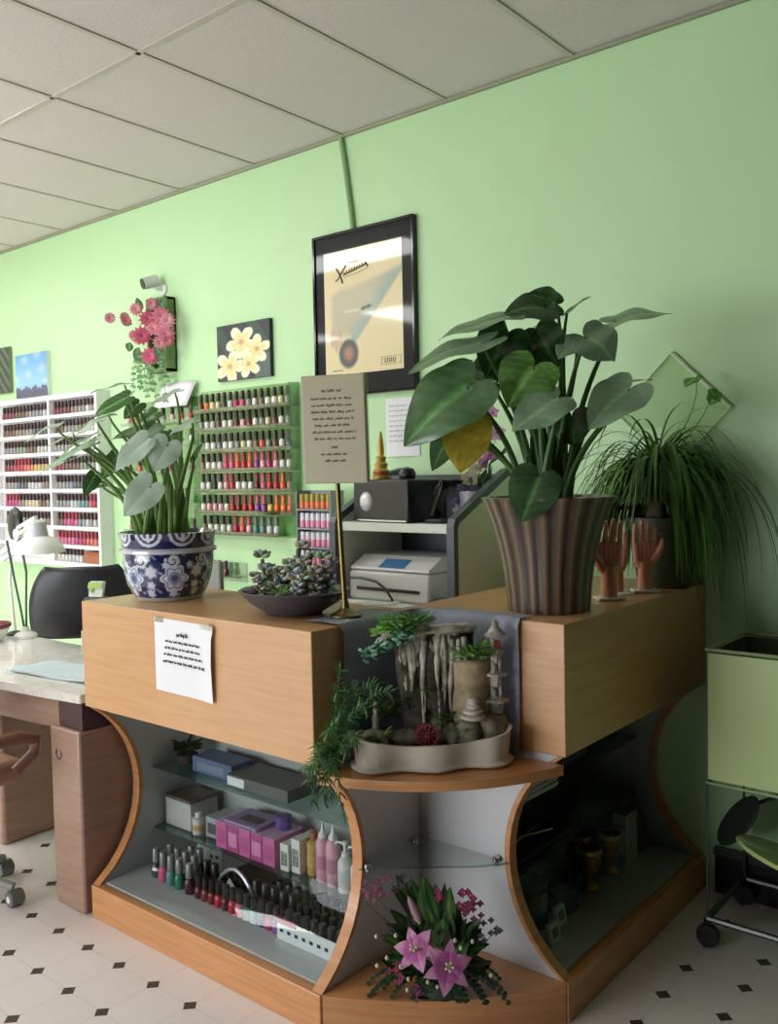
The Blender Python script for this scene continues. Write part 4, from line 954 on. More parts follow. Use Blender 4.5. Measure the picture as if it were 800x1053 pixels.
def poster(u, v):
    c = [228, 212, 164]; mixc = lambda c, d, k: [a * (1 - k) + b * k for a, b in zip(c, d)]
    dg = v - (.20 + (u - .35) * .85)                                     # above the diagonal sweep
    topb = .70 + .16 * max(0, u - .35) - .25 * max(0, .24 - u)
    inside = ss(-.015, .03, dg) * ss(-.02, .05, topb - v) * ss(.06, .14, u)
    if u < .35: inside *= ss(.26, .36, v)
    c = mixc(c, (188, 181, 152), inside * .95)
    c = mixc(c, (146, 172, 164), inside * ss(.26, .0, dg) * .85)
    c = mixc(c, (206, 196, 168), inside * ss(.16, .0, abs(v - .60)) * ss(.4, .1, abs(u - .4)) * .5)
    if sqrt(((u - .55) / .075) ** 2 + ((v - .515 - .1 * (u - .55)) / .014) ** 2) < 1: c = [104, 98, 84]               # closed eyelid
    if sqrt(((u - .36) / .10) ** 2 + ((v - .505) / .014) ** 2) < 1: c = mixc(c, (218, 214, 198), .8)
    d = sqrt(((u - .31) / .125) ** 2 + ((v - .165) / .115) ** 2)
    c = mixc(c, (74, 78, 78), ss(1.15, .85, d)); c = mixc(c, (172, 122, 98), ss(.8, .2, d))
    for fx, fl in ((.10, .26), (.15, .22), (.20, .25)):
        if sqrt(((u - fx) / .028) ** 2 + ((v - fl - .04) / .075) ** 2) < 1: c = mixc(c, (196, 160, 140), .75)
    return c
MB().sheet(76, 100, lambda u, v: (-iw + 2 * iw * u, -.0206, iz0 + (iz1 - iz0) * v), 0, lambda u, v: lin(poster(u, v))).build('print', paintmat('glazed_print', .5, .65), t, smooth=0)
m = MB()
def script(pts, r): m.tube([(-iw + 2 * iw * u, -.0215, iz0 + (iz1 - iz0) * v) for u, v in pts], r, 6)
script([(.17, .86), (.20, .83), (.235, .775), (.25, .735)], .0042); script([(.30, .875), (.25, .83), (.19, .775), (.16, .76)], .0034)   # tall crossing first letter
xs = [.265 + .034 * i for i in range(9)]
for i, x in enumerate(xs): script([(x, .795 + .006 * i), (x + .010, .822 + .006 * i), (x + .020, .798 + .006 * i), (x + .034, .803 + .006 * i)], .0026)
script([(.56, .865), (.575, .83), (.585, .845)], .0026); script([(.26, .782), (.40, .79), (.58, .82)], .0012)
for i in range(5): script([(.33 + .03 * i, .888), (.35 + .03 * i, .892)], .0018)
for x in (.73, .965): script([(x, .045), (x, .105)], .0008)
for z in (.045, .105): script([(.73, z), (.965, z)], .0008)
for x in (.79, .84, .89): script([(x - .016, .06), (x - .016, .09), (x + .016, .09), (x + .010, .062), (x - .01, .06)], .0018)
for i in range(4): script([(.10 + .035 * i, .035), (.122 + .035 * i, .037)], .0022)
m.build('lettering', mat('poster_ink', (84, 78, 60), .6), t, smooth=60)
o = MB(); o.tube([(-1.158, WY - .014, CZ - .018), (-1.135, WY - .014, 2.85), (-1.108, WY - .014, 2.66), (-1.098, WY - .014, pz1 + .002)], [.011] * 4, 8)
tag(o.build('wall_conduit', mat('painted_conduit', (146, 176, 122), .45)), 'thin green painted conduit from ceiling down to the framed poster', 'conduit')  # wall-coloured pipe, its shading put into a greyer green
# clear diamond plaque
t = thing('diamond_wall_frame', 'clear square plaque hung as a diamond above the ponytail palm', 'wall plaque', (.372, WY - .001, 1.672)); R = .205
MB().add([(0, -.008, R), (R, -.008, 0), (0, -.008, -R), (-R, -.008, 0)], [(0, 1, 2, 3)]).build('pane', glassmat('plaque_pane', (238, 244, 232), .015), t, smooth=0)
e = MB(); c4 = [V((0, -.008, R)), V((R, -.008, 0)), V((0, -.008, -R)), V((-R, -.008, 0))]
for i in range(4): e.tube([c4[i], c4[(i + 1) % 4]], .0065 if i == 0 else .0035, 6)
e.build('plaque_edge', mat('pale_edge', (214, 232, 196), .3, var=.03), t)
# papers
for (x0, x1, z0, z1, lab) in ((-.935, -.748, 1.545, 1.80, 'larger white sheet taped to the wall left of the yellowed leaf'), (-.742, -.60, 1.60, 1.80, 'smaller white sheet taped to the wall behind the yellowed leaf')):
    t = thing('wall_paper_sheet', lab, 'notice', ((x0 + x1) / 2, WY - .001, z1), group='paper sheets on the wall'); w = (x1 - x0) / 2
    MB().sheet(6, 8, lambda u, v: (-w + 2 * w * u, -.003 - .006 * (1 - v) * abs(sin(3 * u)), -(z1 - z0) * (1 - v))).build('sheet', PAPER, t)
    m = MB(); greek(m, [(-w * .75, w * (.3 + .4 * ((i * 7) % 3) / 2), -.035 - .022 * i, .006) for i in range(int((z1 - z0) / .03))], 1.2); m.v = [(x, y - .0098, z) for x, y, z in m.v]
    m.build('lettering', mat('faint_ink', (176, 184, 186), .7), t, smooth=0)
# wall camera and flower box
c = at(152, 292, 1, WY - .07)
t = thing('security_camera', 'small white bullet security camera with dark face above the wall flowers', 'security camera', (c.x, WY - .001, c.z))
MB().lathe([(.03, 0), (.03, .010), (.02, .014)], (.05, 0, -.03), 16, axis='y').build('mount_plate', WHITEP, t)
MB().tube([(.05, -.012, -.03), (.045, -.045, -.03), (.02, -.07, -.01)], .009, 8).build('bracket', WHITEP, t)
d = V((-.30, -.88, -.30)).normalized(); m = MB(); m.tube([V((.03, -.065, .008)) - d * .035, V((.03, -.065, .008)) + d * .05], .032, 18); b_ = m.build('camera_body', mat('camera_white', (206, 210, 204), .4), t, smooth=30)
MB().tube([V((.03, -.065, .008)) + d * .0505, V((.03, -.065, .008)) + d * .056], .029, 18).build('lens_face', BLACKG, t, smooth=30)
wf = at(160, 345, 1, WY - .06)
t = thing('wall_flower_box', 'wall box of pink artificial daisies with dangling green foliage', 'wall flowers', (wf.x, WY - .001, wf.z))
f = MB(); bw_, bh0, bh1 = .085, -.20, .20
for a in ((-bw_, -bw_ + .014, bh0, bh1), (bw_ - .014, bw_, bh0, bh1), (-bw_, bw_, bh1 - .014, bh1), (-bw_, bw_, bh0, bh0 + .014)): f.box(a[0] + .02, a[1] + .02, -.07, 0, a[2], a[3])
f.box(-bw_ + .02, bw_ + .02, -.010, 0, bh0, bh1); f.build('box_frame', mat('mossy_box', (116, 138, 88), .7, var=.2), t, smooth=0)
m = MB(); fw = lambda px, py, y=WY - .10: at(px, py, 1, y)
def daisy(c, R, col, n=12):
    k0 = len(m.v); out = (CAM - c).normalized() + V((rng.uniform(-.3, .3), 0, rng.uniform(-.2, .4)))
    out.normalize(); a0 = out.orthogonal().normalized(); b0_ = out.cross(a0)
    for lay, rr in ((0, 1), (1, .68)):
        for i in range(n):
            a = 2 * pi * (i + .5 * lay) / n; dd = a0 * cos(a) + b0_ * sin(a); blade(m, c + out * .004 * lay, c + dd * R * rr + out * (.008 + .006 * lay), R * .5, heart=False, n=4, k=2, up=out)
    for z in range(k0, len(m.v)):
        rr = (V(m.v[z]) - c).length / R; m.c[z] = lin([x * rng.uniform(.9, 1.1) * (.7 if rr < .2 else 1) for x in [min(245, q * .8 + 52) for q in col]])
for px, py, R, col in [(113, 327, .034, (216, 110, 136)), (130, 330, .03, (190, 84, 96)), (140, 318, .04, (210, 110, 120)), (152, 328, .05, (206, 62, 96)), (166, 325, .055, (222, 96, 128)), (172, 330, .045, (226, 130, 150)), (146, 345, .055, (216, 66, 106)), (158, 338, .04, (228, 120, 140)), (170, 343, .055, (220, 100, 132)), (164, 352, .038, (234, 150, 160)), (138, 345, .035, (196, 110, 110)), (154, 366, .05, (224, 70, 118)), (142, 350, .03, (220, 140, 140)), (172, 350, .035, (214, 90, 122)), (156, 312, .035, (200, 96, 110)), (128, 326, .03, (170, 96, 80))]:
    m = MB(); daisy(fw(px, py, WY - .10 - rng.uniform(0, .03)), R, col); rel(m, t).build('daisy', FLW, t)
m = MB()
for px, py, tx, ty in [(134, 352, 132, 362), (140, 366, 150, 368), (162, 366, 170, 368), (145, 322, 140, 305), (150, 318, 162, 308), (165, 318, 170, 305), (136, 334, 122, 327), (160, 355, 166, 368), (143, 357, 138, 372)]: blade(m, fw(px, py), fw(tx, ty), .05, heart=False, n=5, k=2, tone=.8, up=-FW)
for i in range(9):
    a = fw(142 + 3.4 * i, 366, WY - .05); b = fw(140 + 4 * i + rng.uniform(-4, 4), 398 + rng.uniform(-6, 14), WY - .05); pts = bez(a, a + V((0, -.04, -.06)), b + V((rng.uniform(-.05, .05), -.02, .07)), b, 12); stalk(m, pts, .002, .0015, (128, 164, 98), 5)
    for k in range(2, 13, 2):
        for s_ in (-1, 1): blade(m, pts[k], pts[k] + V((s_ * .026, -.006, -.012 + rng.uniform(-.01, .012))), .018, heart=False, n=3, k=1, tone=rng.uniform(.7, 1.1), up=-FW, silver=.15)
rel(m, t).build('foliage', LEAFD, t)

# ------------------------------------------------------------------ nail polish bottles and their racks
def polish_mesh(nm, col, cap, s=1.0, tall=1.0, n=12):
    body = [(.0125, 0), (.0142, .002), (.0142, .030 * tall), (.0120, .037 * tall), (.0062, .041 * tall)]; z = .041 * tall
    capp = [(.0100, z), (.0104, z + .002), (.0098, z + .036 * tall), (.008, z + .038 * tall), (0, z + .038 * tall)]
    b = MB(); b.lathe([(r * s, q * s) for r, q in body], n=n); c = MB(); c.lathe([(r * s, q * s) for r, q in capp], n=n)
    return b, c
PAL = {'clear': (224, 226, 222), 'white': (240, 236, 230), 'cream': (232, 214, 176), 'pale pink': (238, 182, 190), 'pink': (226, 92, 140), 'magenta': (196, 40, 112), 'red': (196, 36, 52), 'dark red': (120, 26, 40), 'wine': (86, 26, 42), 'coral': (232, 92, 76), 'orange': (238, 122, 52), 'purple': (150, 74, 170), 'grey': (150, 150, 148), 'taupe': (146, 118, 102), 'brown': (104, 66, 50), 'teal': (92, 146, 150), 'blue-grey': (122, 140, 160), 'dark grey': (72, 72, 78), 'green-grey': (126, 142, 122), 'yellow': (226, 196, 90), 'green': (50, 128, 104), 'mauve': (178, 140, 140), 'blue': (40, 66, 140), 'black': (30, 30, 34)}
for k_, v_ in PAL.items(): mat('lacquer ' + k_, v_, .12, var=.05, scale=80, coat=.4)
CAPD = mat('dark_cap', (58, 34, 36), .3, var=.1); CAPK = mat('black_cap', (24, 24, 26), .3, var=.1); CAPW = mat('silver_cap', (186, 186, 190), .35, .2)
CAPR = mat('red_cap', (150, 40, 60), .35); CAPP = mat('pink_cap', (206, 84, 124), .35); CAPO = mat('orange_cap', (226, 110, 70), .35)
_proto = {}
def bottle(loc, col, cap=CAPD, label=None, group=None, parts=True, s=1.0, tall=1.0, name='nail_polish_bottle', cat='nail polish'):
    key = (col, cap.name, parts, s, tall, name)
    if key not in _proto:
        b, c = polish_mesh(name, col, cap, s, tall)
        if parts: me = b.mesh(name, MATS['lacquer ' + col], 45); mc = c.mesh('cap', cap, 45)
        else:
            k = len(b.v); b.v += c.v; b.f += [tuple(k + i for i in f) for f in c.f]; b.m += [1] * len(c.f); me = b.mesh(name, [MATS['muted ' + col], cap], 45); mc = None
        _proto[key] = (me, mc)
    me, mc = _proto[key]; o = bpy.data.objects.new(name, me); COL.objects.link(o); o.location = loc; o.rotation_euler.z = rng.uniform(0, 6)
    tag(o, label, cat, group)
    if mc: c = bpy.data.objects.new('cap', mc); COL.objects.link(c); c.parent = o
    return o
for k_, v_ in PAL.items(): mat('muted ' + k_, [c * .62 + 150 * .38 for c in v_], .25, var=.05, scale=80)
def art(w): return ('an ' if w[0] in 'aeiou' else 'a ') + w
# clear wall rack in the middle
ax0, ax1 = -2.205, -1.475; AY = WY - .002
t = thing('acrylic_wall_shelf', 'clear acrylic wall rack with seven ledges full of polish bottles', 'polish rack', (ax0, AY, 0))
MB().box(0, ax1 - ax0, -.006, 0, 1.165, 1.92).build('back_sheet', glassmat('rack_sheet', (222, 236, 216), .06), t, smooth=0)
MB().box(ax1 - ax0, ax1 - ax0 + .004, -.075, 0, 1.19, 1.915).build('side_sheet', ACRYL, t, smooth=0)
MB().box(-.004, 0, -.07, 0, 1.19, 1.90).build('side_sheet', ACRYL, t, smooth=0)
LEDGE = glassmat('ledge_acrylic', (196, 204, 172), .16, .1)
AROWS = [1.812, 1.713, 1.604, 1.502, 1.397, 1.286, 1.178]
AC = [
 ['brown', 'orange', 'cream', 'cream', 'dark grey', 'clear', 'magenta', 'pink', 'grey', 'white', 'taupe', 'white', 'white', 'cream', 'green-grey'],
 ['grey', 'clear', 'clear', 'brown', 'white', 'white', 'wine', 'pale pink', 'dark red', 'white', 'grey', 'cream', 'brown', 'white', 'green-grey'],
 ['clear', 'clear', 'white', 'blue-grey', 'white', 'white', 'grey', 'cream', 'white', 'taupe', 'coral', 'grey', 'brown', 'white', 'dark grey'],
 ['taupe', 'white', 'white', 'clear', 'pink', 'pink', 'coral', 'red', 'coral', 'purple', 'pale pink', 'magenta', 'pale pink', 'white', 'clear'],
 ['clear', 'white', 'black', 'white', 'pale pink', 'red', 'white', 'white', 'white', 'wine', 'pink', 'red', 'red', 'coral', 'taupe'],
 ['white', 'pale pink', 'pale pink', 'pale pink', 'white', 'red', 'dark red', 'red', 'red', 'purple', 'purple', 'yellow', 'orange', 'orange', 'coral'],
 ['taupe', 'white', 'clear', 'clear', 'white', 'magenta', 'coral', 'pale pink', 'teal', 'blue-grey', 'clear', 'clear'],
]
for r, z in enumerate(AROWS):
    wd = ax1 - ax0 - .002 if r < 6 else .63
    led = MB(); led.box(.001, wd, -.064, -.0065, z - .005, z); led.box(.001, wd, -.067, -.064, z - .008, z + .012); led.build('ledge', LEDGE, t, smooth=0)
    cols = AC[r]; step = (wd - .03) / len(cols)
    for i, c in enumerate(cols):
        cap = CAPD if r < 3 or i < 4 else (CAPR if c in ('red', 'dark red', 'wine', 'magenta') else CAPP if c in ('pink', 'pale pink', 'purple') else CAPO if c in ('coral', 'orange') else CAPD)
        if r == 6 and i > 7: cap = mat('grey_cap', (120, 124, 122), .4)
        bottle((ax0 + .026 + step * (i + .5) - .010, AY - .036, z + .0012), c, cap, '%s polish bottle, %s from left on %s ledge down of the clear wall rack' % (c, ORD[i], ORD[r]), 'polish bottles on the %s ledge of the clear wall rack' % ORD[r], True, 1.08, 1.05)
# white rack on the left
wx0, wx1, wz0, wz1, wy0 = -4.36, -3.055, .935, 1.995, 1.362
t = thing('white_polish_rack', 'tall white wall rack with two columns of shelves packed with small bottles', 'polish rack', (wx0, WY - .002, 0))
W_ = wx1 - wx0; dp = WY - .002 - wy0; RW = mat('rack_white', (236, 236, 236), .45, var=.015); xd = -3.60 - wx0
MB().box(0, W_, -.012, 0, wz0, wz1).build('back_panel', RW, t, smooth=0)
for x in (0, W_ - .024): MB().box(x, x + .024, -dp, -.0125, wz0, wz1).build('side_panel', RW, t, smooth=0, bevel=.002)
MB().box(xd, xd + .022, -dp + .001, -.0125, wz0 + .02, wz1 - .02).build('divider', RW, t, smooth=0)
zs = [wz0 + (wz1 - .03 - wz0) * i / 9 for i in range(10)]
for i, z in enumerate(zs): MB().box(.0245, W_ - .0245, -dp, -.0125, z, z + (.022 if 0 < i < 9 else .030)).build('shelf', RW, t, smooth=0, bevel=.002)
def cellcols(c, r):                                        # r counted from the top
    mixd = ['brown', 'taupe', 'grey', 'dark grey', 'wine', 'clear', 'taupe', 'grey']
    T = {(0, 0): ['dark red', 'brown', 'taupe', 'grey', 'clear'], (1, 0): ['dark red', 'wine', 'taupe', 'grey', 'white'], (0, 1): ['brown', 'taupe', 'grey', 'dark grey'], (1, 1): ['brown', 'grey', 'taupe', 'clear'], (0, 2): ['grey', 'green-grey', 'brown', 'clear'], (1, 2): ['grey', 'taupe', 'clear', 'dark grey'],
         (0, 3): ['dark red', 'red', 'coral', 'orange', 'yellow', 'grey'], (1, 3): ['dark red', 'brown', 'green-grey', 'grey'], (0, 4): ['grey', 'dark grey', 'clear', 'taupe'], (1, 4): ['grey', 'blue-grey', 'dark grey', 'clear'], (0, 5): ['magenta', 'taupe', 'cream', 'brown', 'grey'], (1, 5): ['green-grey', 'grey', 'clear', 'teal', 'coral', 'red'],
         (1, 6): ['brown', 'magenta', 'pink', 'teal', 'grey', 'clear', 'taupe'], (1, 7): ['pink', 'pink', 'magenta', 'red', 'coral', 'orange'], (1, 8): ['white', 'clear', 'white', 'white', 'brown']}
    return T.get((c, r), mixd)
for c, (xa, xb) in enumerate(((wx0 + .15, wx0 + xd), (wx0 + xd + .022, wx1 - .024))):
    for r in range(9):
        if c == 0 and r > 6: continue
        z = zs[8 - r] + (.022 if r < 8 else .030); n = 14 if c == 0 else 12; cs = cellcols(c, r); st = (xb - xa - .01) / n
        for i in range(n):
            if (c, r) == (1, 8) and i > 6: continue
            q = i / n * len(cs); col = cs[min(len(cs) - 1, int(q + rng.uniform(-.5, .5)) % len(cs))]
            bottle((xa + .005 + st * (i + .5), wy0 + .030, z + .0012), col, CAPD if col not in ('pink', 'magenta', 'coral', 'red') else CAPR, 'small %s bottle, %s from left, %s shelf down, %s column of white rack' % (col, ORD[i], ORD[r], ('left', 'right')[c]), 'small bottles in the white rack', False, 1.04, 1.0, 'small_polish_bottle', 'nail polish')
t = thing('brown_carton', 'small rust brown carton on the lowest shelf of the white rack', 'carton', (wx1 - .115, wy0 + .04, zs[0] + .0312))
MB().box(-.085, .085, -.03, .035, 0, .068).build('carton_body', mat('rust_card', (160, 92, 60), .7), t, smooth=0, bevel=.002); MB().box(-.086, .086, -.031, .036, .052, .070).build('lid', mat('rust_lid', (142, 80, 52), .7), t, smooth=0, bevel=.001)
# second, sparse acrylic rack behind the arrowhead plant
bx0, bx1 = -2.86, -2.235
t = thing('acrylic_wall_shelf', 'clear acrylic wall rack behind the arrowhead plant, mostly empty ledges', 'polish rack', (bx0, AY, 0))
MB().box(0, bx1 - bx0, -.005, 0, 1.0, 1.90).build('back_sheet', MATS['rack_sheet'], t, smooth=0)
BR = [(1.775, ['pale pink', 'coral', 'grey', 'clear', 'grey', 'pale pink', 'coral', 'red']), (1.655, ['grey', 'clear', 'white', 'taupe', 'grey', 'clear', 'clear']), (1.50, ['brown', 'coral', 'dark red', 'taupe', 'dark red', 'wine', 'dark red']), (1.335, ['grey', 'white', 'blue-grey', 'white', 'blue-grey']), (1.17, ['taupe', 'dark red', 'clear', 'grey', 'clear', 'wine'])]
for r, (z, cols) in enumerate(BR):
    led = MB(); led.box(0, bx1 - bx0, -.06, -.0055, z - .005, z); led.box(0, bx1 - bx0, -.063, -.06, z - .008, z + .012); led.build('ledge', ACRYL, t, smooth=0)
    for i, c in enumerate(cols): bottle((bx0 + .04 + (bx1 - bx0 - .06) * i / max(1, len(cols) - 1) * (1 if r != 3 else .9), AY - .034, z + .0012), c, CAPD, '%s polish bottle, %s from left on %s ledge behind the arrowhead plant' % (c, ORD[i], ORD[r]), 'polish bottles on the ledges behind the arrowhead plant', True)
t = thing('white_price_card', 'tilted blank white card above the top ledge behind the arrowhead plant', 'card', (-2.405, WY - .012, 1.90))
MB().sheet(4, 3, lambda u, v: (-.15 + .29 * u + .05 * v, -.045 + .03 * v, -.045 + .13 * v)).build('card_sheet', PAPER, t, solid=.002)
# little shelf low on the wall
t = thing('small_acrylic_shelf', 'small clear shelf below the acrylic rack holding a few dark polishes', 'shelf', (-2.24, AY, .955))
m = MB(); m.box(0, .36, -.07, 0, -.005, 0); m.box(0, .36, -.004, 0, -.03, .07); m.build('ledge', ACRYL, t, smooth=0)
for i, c in enumerate(['wine', 'white', 'dark red', 'white', 'wine']): bottle((-2.20 + .05 * i, AY - .038, .9562), c, CAPD, '%s polish bottle, %s from left on the small low shelf' % (c, ORD[i]), 'polish bottles on the small low shelf', True)
# pink tube rack beside the hutch
t = thing('pink_tube_rack', 'grey four tier wire display of pink and white tubes left of the hutch', 'display rack', (-1.325, 1.27, 0))
RG = mat('rack_grey', (132, 138, 142), .5)
MB().box(.0, .205, .085, .09, .90, 1.40).build('back_sheet', RG, t, smooth=0)
tz = [1.318, 1.232, 1.146, 1.062]
for z in tz: MB().box(0, .205, 0, .0845, z - .008, z).build('tier', RG, t, smooth=0)
m = MB()
for x in (-.006, .2055): m.box(x, x + .0055, 0, .09, .90, 1.40)
m.build('side_sheet', RG, t, smooth=0)
m = MB()
for x in (-.004, .203): m.box(x, x + .006, .0, .09, 0, .9)
m.build('leg_panel', RG, t, smooth=0)
TP = mat('tube_pink', (232, 150, 186), .4); TW = mat('tube_white', (230, 226, 236), .4); TY = mat('tube_olive', (170, 152, 62), .4); TO = mat('tube_orange', (232, 128, 84), .4)
tubes = {}
for key, (a, b) in {'pink': (TP, TW), 'olive': (TO, TY)}.items():
    lo = MB(); lo.lathe([(.0125, 0), (.0135, .003), (.0135, .030), (.013, .032)], n=10); lo.lathe([(.0125, .0325), (.0125, .060), (.010, .066), (.0, .067)], n=10, mi=1); tubes[key] = lo.mesh('product_tube', [a, b], 45)
for r, z in enumerate(tz):
    for i in range(6):
        k = 'olive' if r == 0 else 'pink'; o = bpy.data.objects.new('product_tube', tubes[k]); COL.objects.link(o); o.location = (-1.325 + .020 + .033 * i, 1.288, z + .001)
        tag(o, '%s tube, %s from left on %s tier of the tube rack' % ('orange and olive' if r == 0 else 'pink and white', ORD[i], ORD[r]), 'product tube', 'tubes in the grey display rack')

# ------------------------------------------------------------------ nail table
TBR = woodmat('walnut_panel', (164, 130, 112), (150, 116, 98), .42, (1.5, 1.5, 14)); MAROON = mat('dark_maroon', (66, 42, 46), .5)
nt_ = thing('nail_table', 'nail table with white marble top, curved apron and two tan pedestals', 'manicure table', (-1.085, 0, 0))
def marble():
    m = mat('white_marble', (240, 238, 230), .14, var=.02, scale=5, coat=.3); nt = m.node_tree; N = nt.nodes; L = nt.links
    nz = [n for n in N if n.type == 'TEX_NOISE'][0]; nz.inputs['Distortion'].default_value = 2.2; nz.inputs['Detail'].default_value = 8
    cr = N.new('ShaderNodeValToRGB'); e = cr.color_ramp.elements; e[0].position = .46; e[0].color = (*lin((240, 238, 230)), 1); e[1].position = .54; e[1].color = (*lin((240, 238, 230)), 1)
    k = e.new(.50); k.color = (*lin((226, 222, 210)), 1); L.new(nz.outputs['Fac'], cr.inputs['Fac']); L.new(cr.outputs['Color'], N['Principled BSDF'].inputs['Base Color']); return m
tw = 1.40
fr_ = [(-tw * i / 20, -.005 - .055 * sin(pi * i / 20) - .02 * (i / 20)) for i in range(21)]
MB().prism(fr_ + [(-tw, .50), (0, .50)], .722, .752, 'z').build('marble_top', marble(), nt_, bevel=.006)
ap = [(x, y + .028) for x, y in fr_]
MB().prism(ap[2:-1] + [(x, y + .03) for x, y in reversed(ap[2:-1])], .615, .7215, 'z').build('apron', TBR, nt_, smooth=40)
for x0, x1, y0, y1 in ((-.186, -.003, -.012, .42), (-1.11, -.785, .11, .45)):
    if x0 > -.5:
        p = MB().box(x0, x1, y0, y1, 0, .625).build('pedestal', TBR, nt_, bevel=.010)
        MB().lathe([(.013, -.004), (.021, -.004), (.021, 0), (.013, .001)], (x0 + .055, y0 - .0005, .53), 20, axis='y', cap=False).build('grommet', CHROME, p)
        MB().lathe([(.0, -.001), (.0135, -.001)], (x0 + .055, y0 - .0008, .53), 16, axis='y', cap=False).build('grommet_hole', BLACKP, p, smooth=0)
        MB().box(x0 + .02, x1 - .001, y0 + .015, y1, .626, .7212).build('drawer_block', MAROON, nt_, smooth=0, bevel=.003)
    else:
        MB().box(x0, x1, y0, y1, 0, .614).build('pedestal', TBR, nt_, bevel=.015)
# table things
t = thing('folded_towel', 'pale blue towel laid flat on the marble nail table', 'towel', (-1.42, .17, .7565), .12)
MB().sheet(18, 14, lambda u, v: (-.22 + .44 * u + .05 * (v - .5), -.105 + .21 * v, .004 + .0025 * sin(7 * u + 3 * v) + .002 * sin(11 * v - 4 * u)), 0).build('towel_cloth', mat('pale_blue_terry', (206, 222, 232), .95, var=.06, scale=160, bump=.4), t, solid=.006, smooth=80)
t = thing('red_rimmed_bowl', 'white manicure bowl with dark red rim at the far table corner', 'bowl', (-2.33, .315, .753))
MB().lathe([(.05, 0), (.062, .01), (.080, .05), (.084, .062), (.078, .062), (.06, .015), (0, .012)], (0, 0, 0), 24).build('bowl_body', WHITEP, t)
MB().lathe([(.0845, .060), (.092, .068), (.090, .080), (.080, .080), (.078, .063)], (0, 0, 0), 24, cap=False).build('rim_band', mat('rim_red', (128, 40, 66), .4), t)
t = thing('green_card', 'little green card on the table against the desk end', 'card', (-1.122, .20, .753), .3)
MB().box(-.02, .025, -.03, .03, 0, .004).build('card_sheet', mat('lime_card', (150, 190, 90), .5), t, smooth=0)
# lamp
lx, ly = -2.17, .47
lb = at(30, 655, 1, .47)
t = thing('desk_lamp', 'white articulated task lamp with two thin arms on the nail table', 'desk lamp', (-2.285, .460, .753)); o = V(t.location)
MB().lathe([(.050, 0), (.052, .012), (.040, .022), (.018, .030), (.016, .05), (0, .05)], (0, 0, 0), 20).build('lamp_base', WHITEP, t)
q = lambda px, py, y: at(px, py, 1, y) - o
e1, e2 = q(14, 592, .455), q(27, 588, .465)
m = MB(); m.tube([(-.01, 0, .04), e1 * .5 + V((.004, 0, 0)), e1], .0055, 8); m.tube([(.008, 0, .04), e2 * .5, e2], .0055, 8); m.tube([e1, e1 + V((-.05, 0, .16))], .006, 8); m.tube([e2, e2 + V((-.05, 0, .16))], .006, 8)
m.build('lower_arm', mat('lamp_arm_dark', (70, 92, 70), .4, .3), t)
j = e2 + V((-.06, 0, .17)); hd = q(39, 545, .40)
m = MB(); m.tube([j, hd + V((-.02, 0, .03))], .009, 8); m.tube([j + V((0, 0, .03)), hd + V((-.015, 0, .055))], .009, 8); m.lathe([(.0, -.012), (.026, -.012), (.026, .012), (0, .012)], tuple(j), 14, axis='y'); m.build('upper_arm', WHITEP, t)
sh = V((hd.x, hd.y, hd.z))
MB().lathe([(.0, .045), (.018, .044), (.036, .034), (.038, .0), (.044, -.03)], tuple(sh), 24).build('lamp_neck', mat('perforated_white', (206, 208, 214), .4, var=.12, scale=120), t)
MB().lathe([(.044, -.026), (.065, -.034), (.098, -.062), (.112, -.098), (.108, -.098), (.094, -.064), (.062, -.038), (.0, -.034)], tuple(sh), 32).build('lamp_shade', mat('shade_white', (250, 250, 250), .3, var=.01), t)
MB().ell(tuple(sh + V((0, 0, -.075))), (.03, .03, .03), 12, 8).build('bulb', WHITEP, t)
t = thing('magnifier_head', 'black oval magnifier head with white bracket at the edge behind the lamp', 'magnifier lamp', (-2.395, .468, .753)); o = V(t.location)
hd = at(16, 540, 1, .545) - o
MB().lathe([(.040, 0), (.042, .01), (.012, .02), (0, .02)], (0, 0, 0), 16).build('stand_base', BLACKP, t)
MB().tube([(0, 0, .015), (hd.x * .6 + .03, 0, hd.z * .5), (hd.x, .06, hd.z - .07)], .007, 8).build('stand_arm', WHITEP, t)
MB().ell(tuple(hd), (.062, .025, .088), 20, 12).build('magnifier_body', BLACKP, t)
m = MB(); m.obox(hd + V((.0, -.03, -.10)), V((.075, 0, .03)), V((0, .008, 0)), V((-.004, 0, .010))); m.obox(hd + V((.0, -.03, -.135)), V((.075, 0, .03)), V((0, .008, 0)), V((-.004, 0, .010))); m.build('bracket', WHITEP, t, smooth=0)
# brochures at the desk's end
for i, (z0, z1, w_) in enumerate(((.89, .985, .03), (.80, .88, .022))):
    t = thing('brochure_holder', ('upper' if i == 0 else 'lower') + ' of two white brochure holders fixed to the desk end', 'brochure holder', (-L_ - .0012, .06, z0), group='white brochure holders')
    MB().box(-w_, 0, -.045, .06, 0, .006).build('holder_base', WHITEP, t, smooth=0); MB().box(-w_, -w_ + .003, -.045, .06, 0, z1 - z0 - .02).build('front_plate', WHITEP, t, smooth=0)
    MB().box(-.014, -.004, -.04, .055, .0065, z1 - z0).build('brochure_stack', PAPER, t, smooth=0)
t = thing('card_box', 'black holder of green and white cards standing on the nail table beside the desk end', 'card holder', (-1.005, .125, TOPZ + .001), radians(12))
c_ = at(99, 603, 1, .40); t.location = (c_.x, .40, .753); t.rotation_euler = (0, 0, radians(20)); z0 = c_.z - .753 - .075
MB().box(-.04, .04, -.03, .03, 0, z0 + .032).build('holder_base', BLACKP, t, bevel=.003)
m = MB(); m.obox((0, .005, z0 + .064), (.032, 0, 0), (0, .007, .0), (0, .008, .030)); m.build('card_pack', mat('card_white', (220, 226, 214), .5), t, smooth=0)
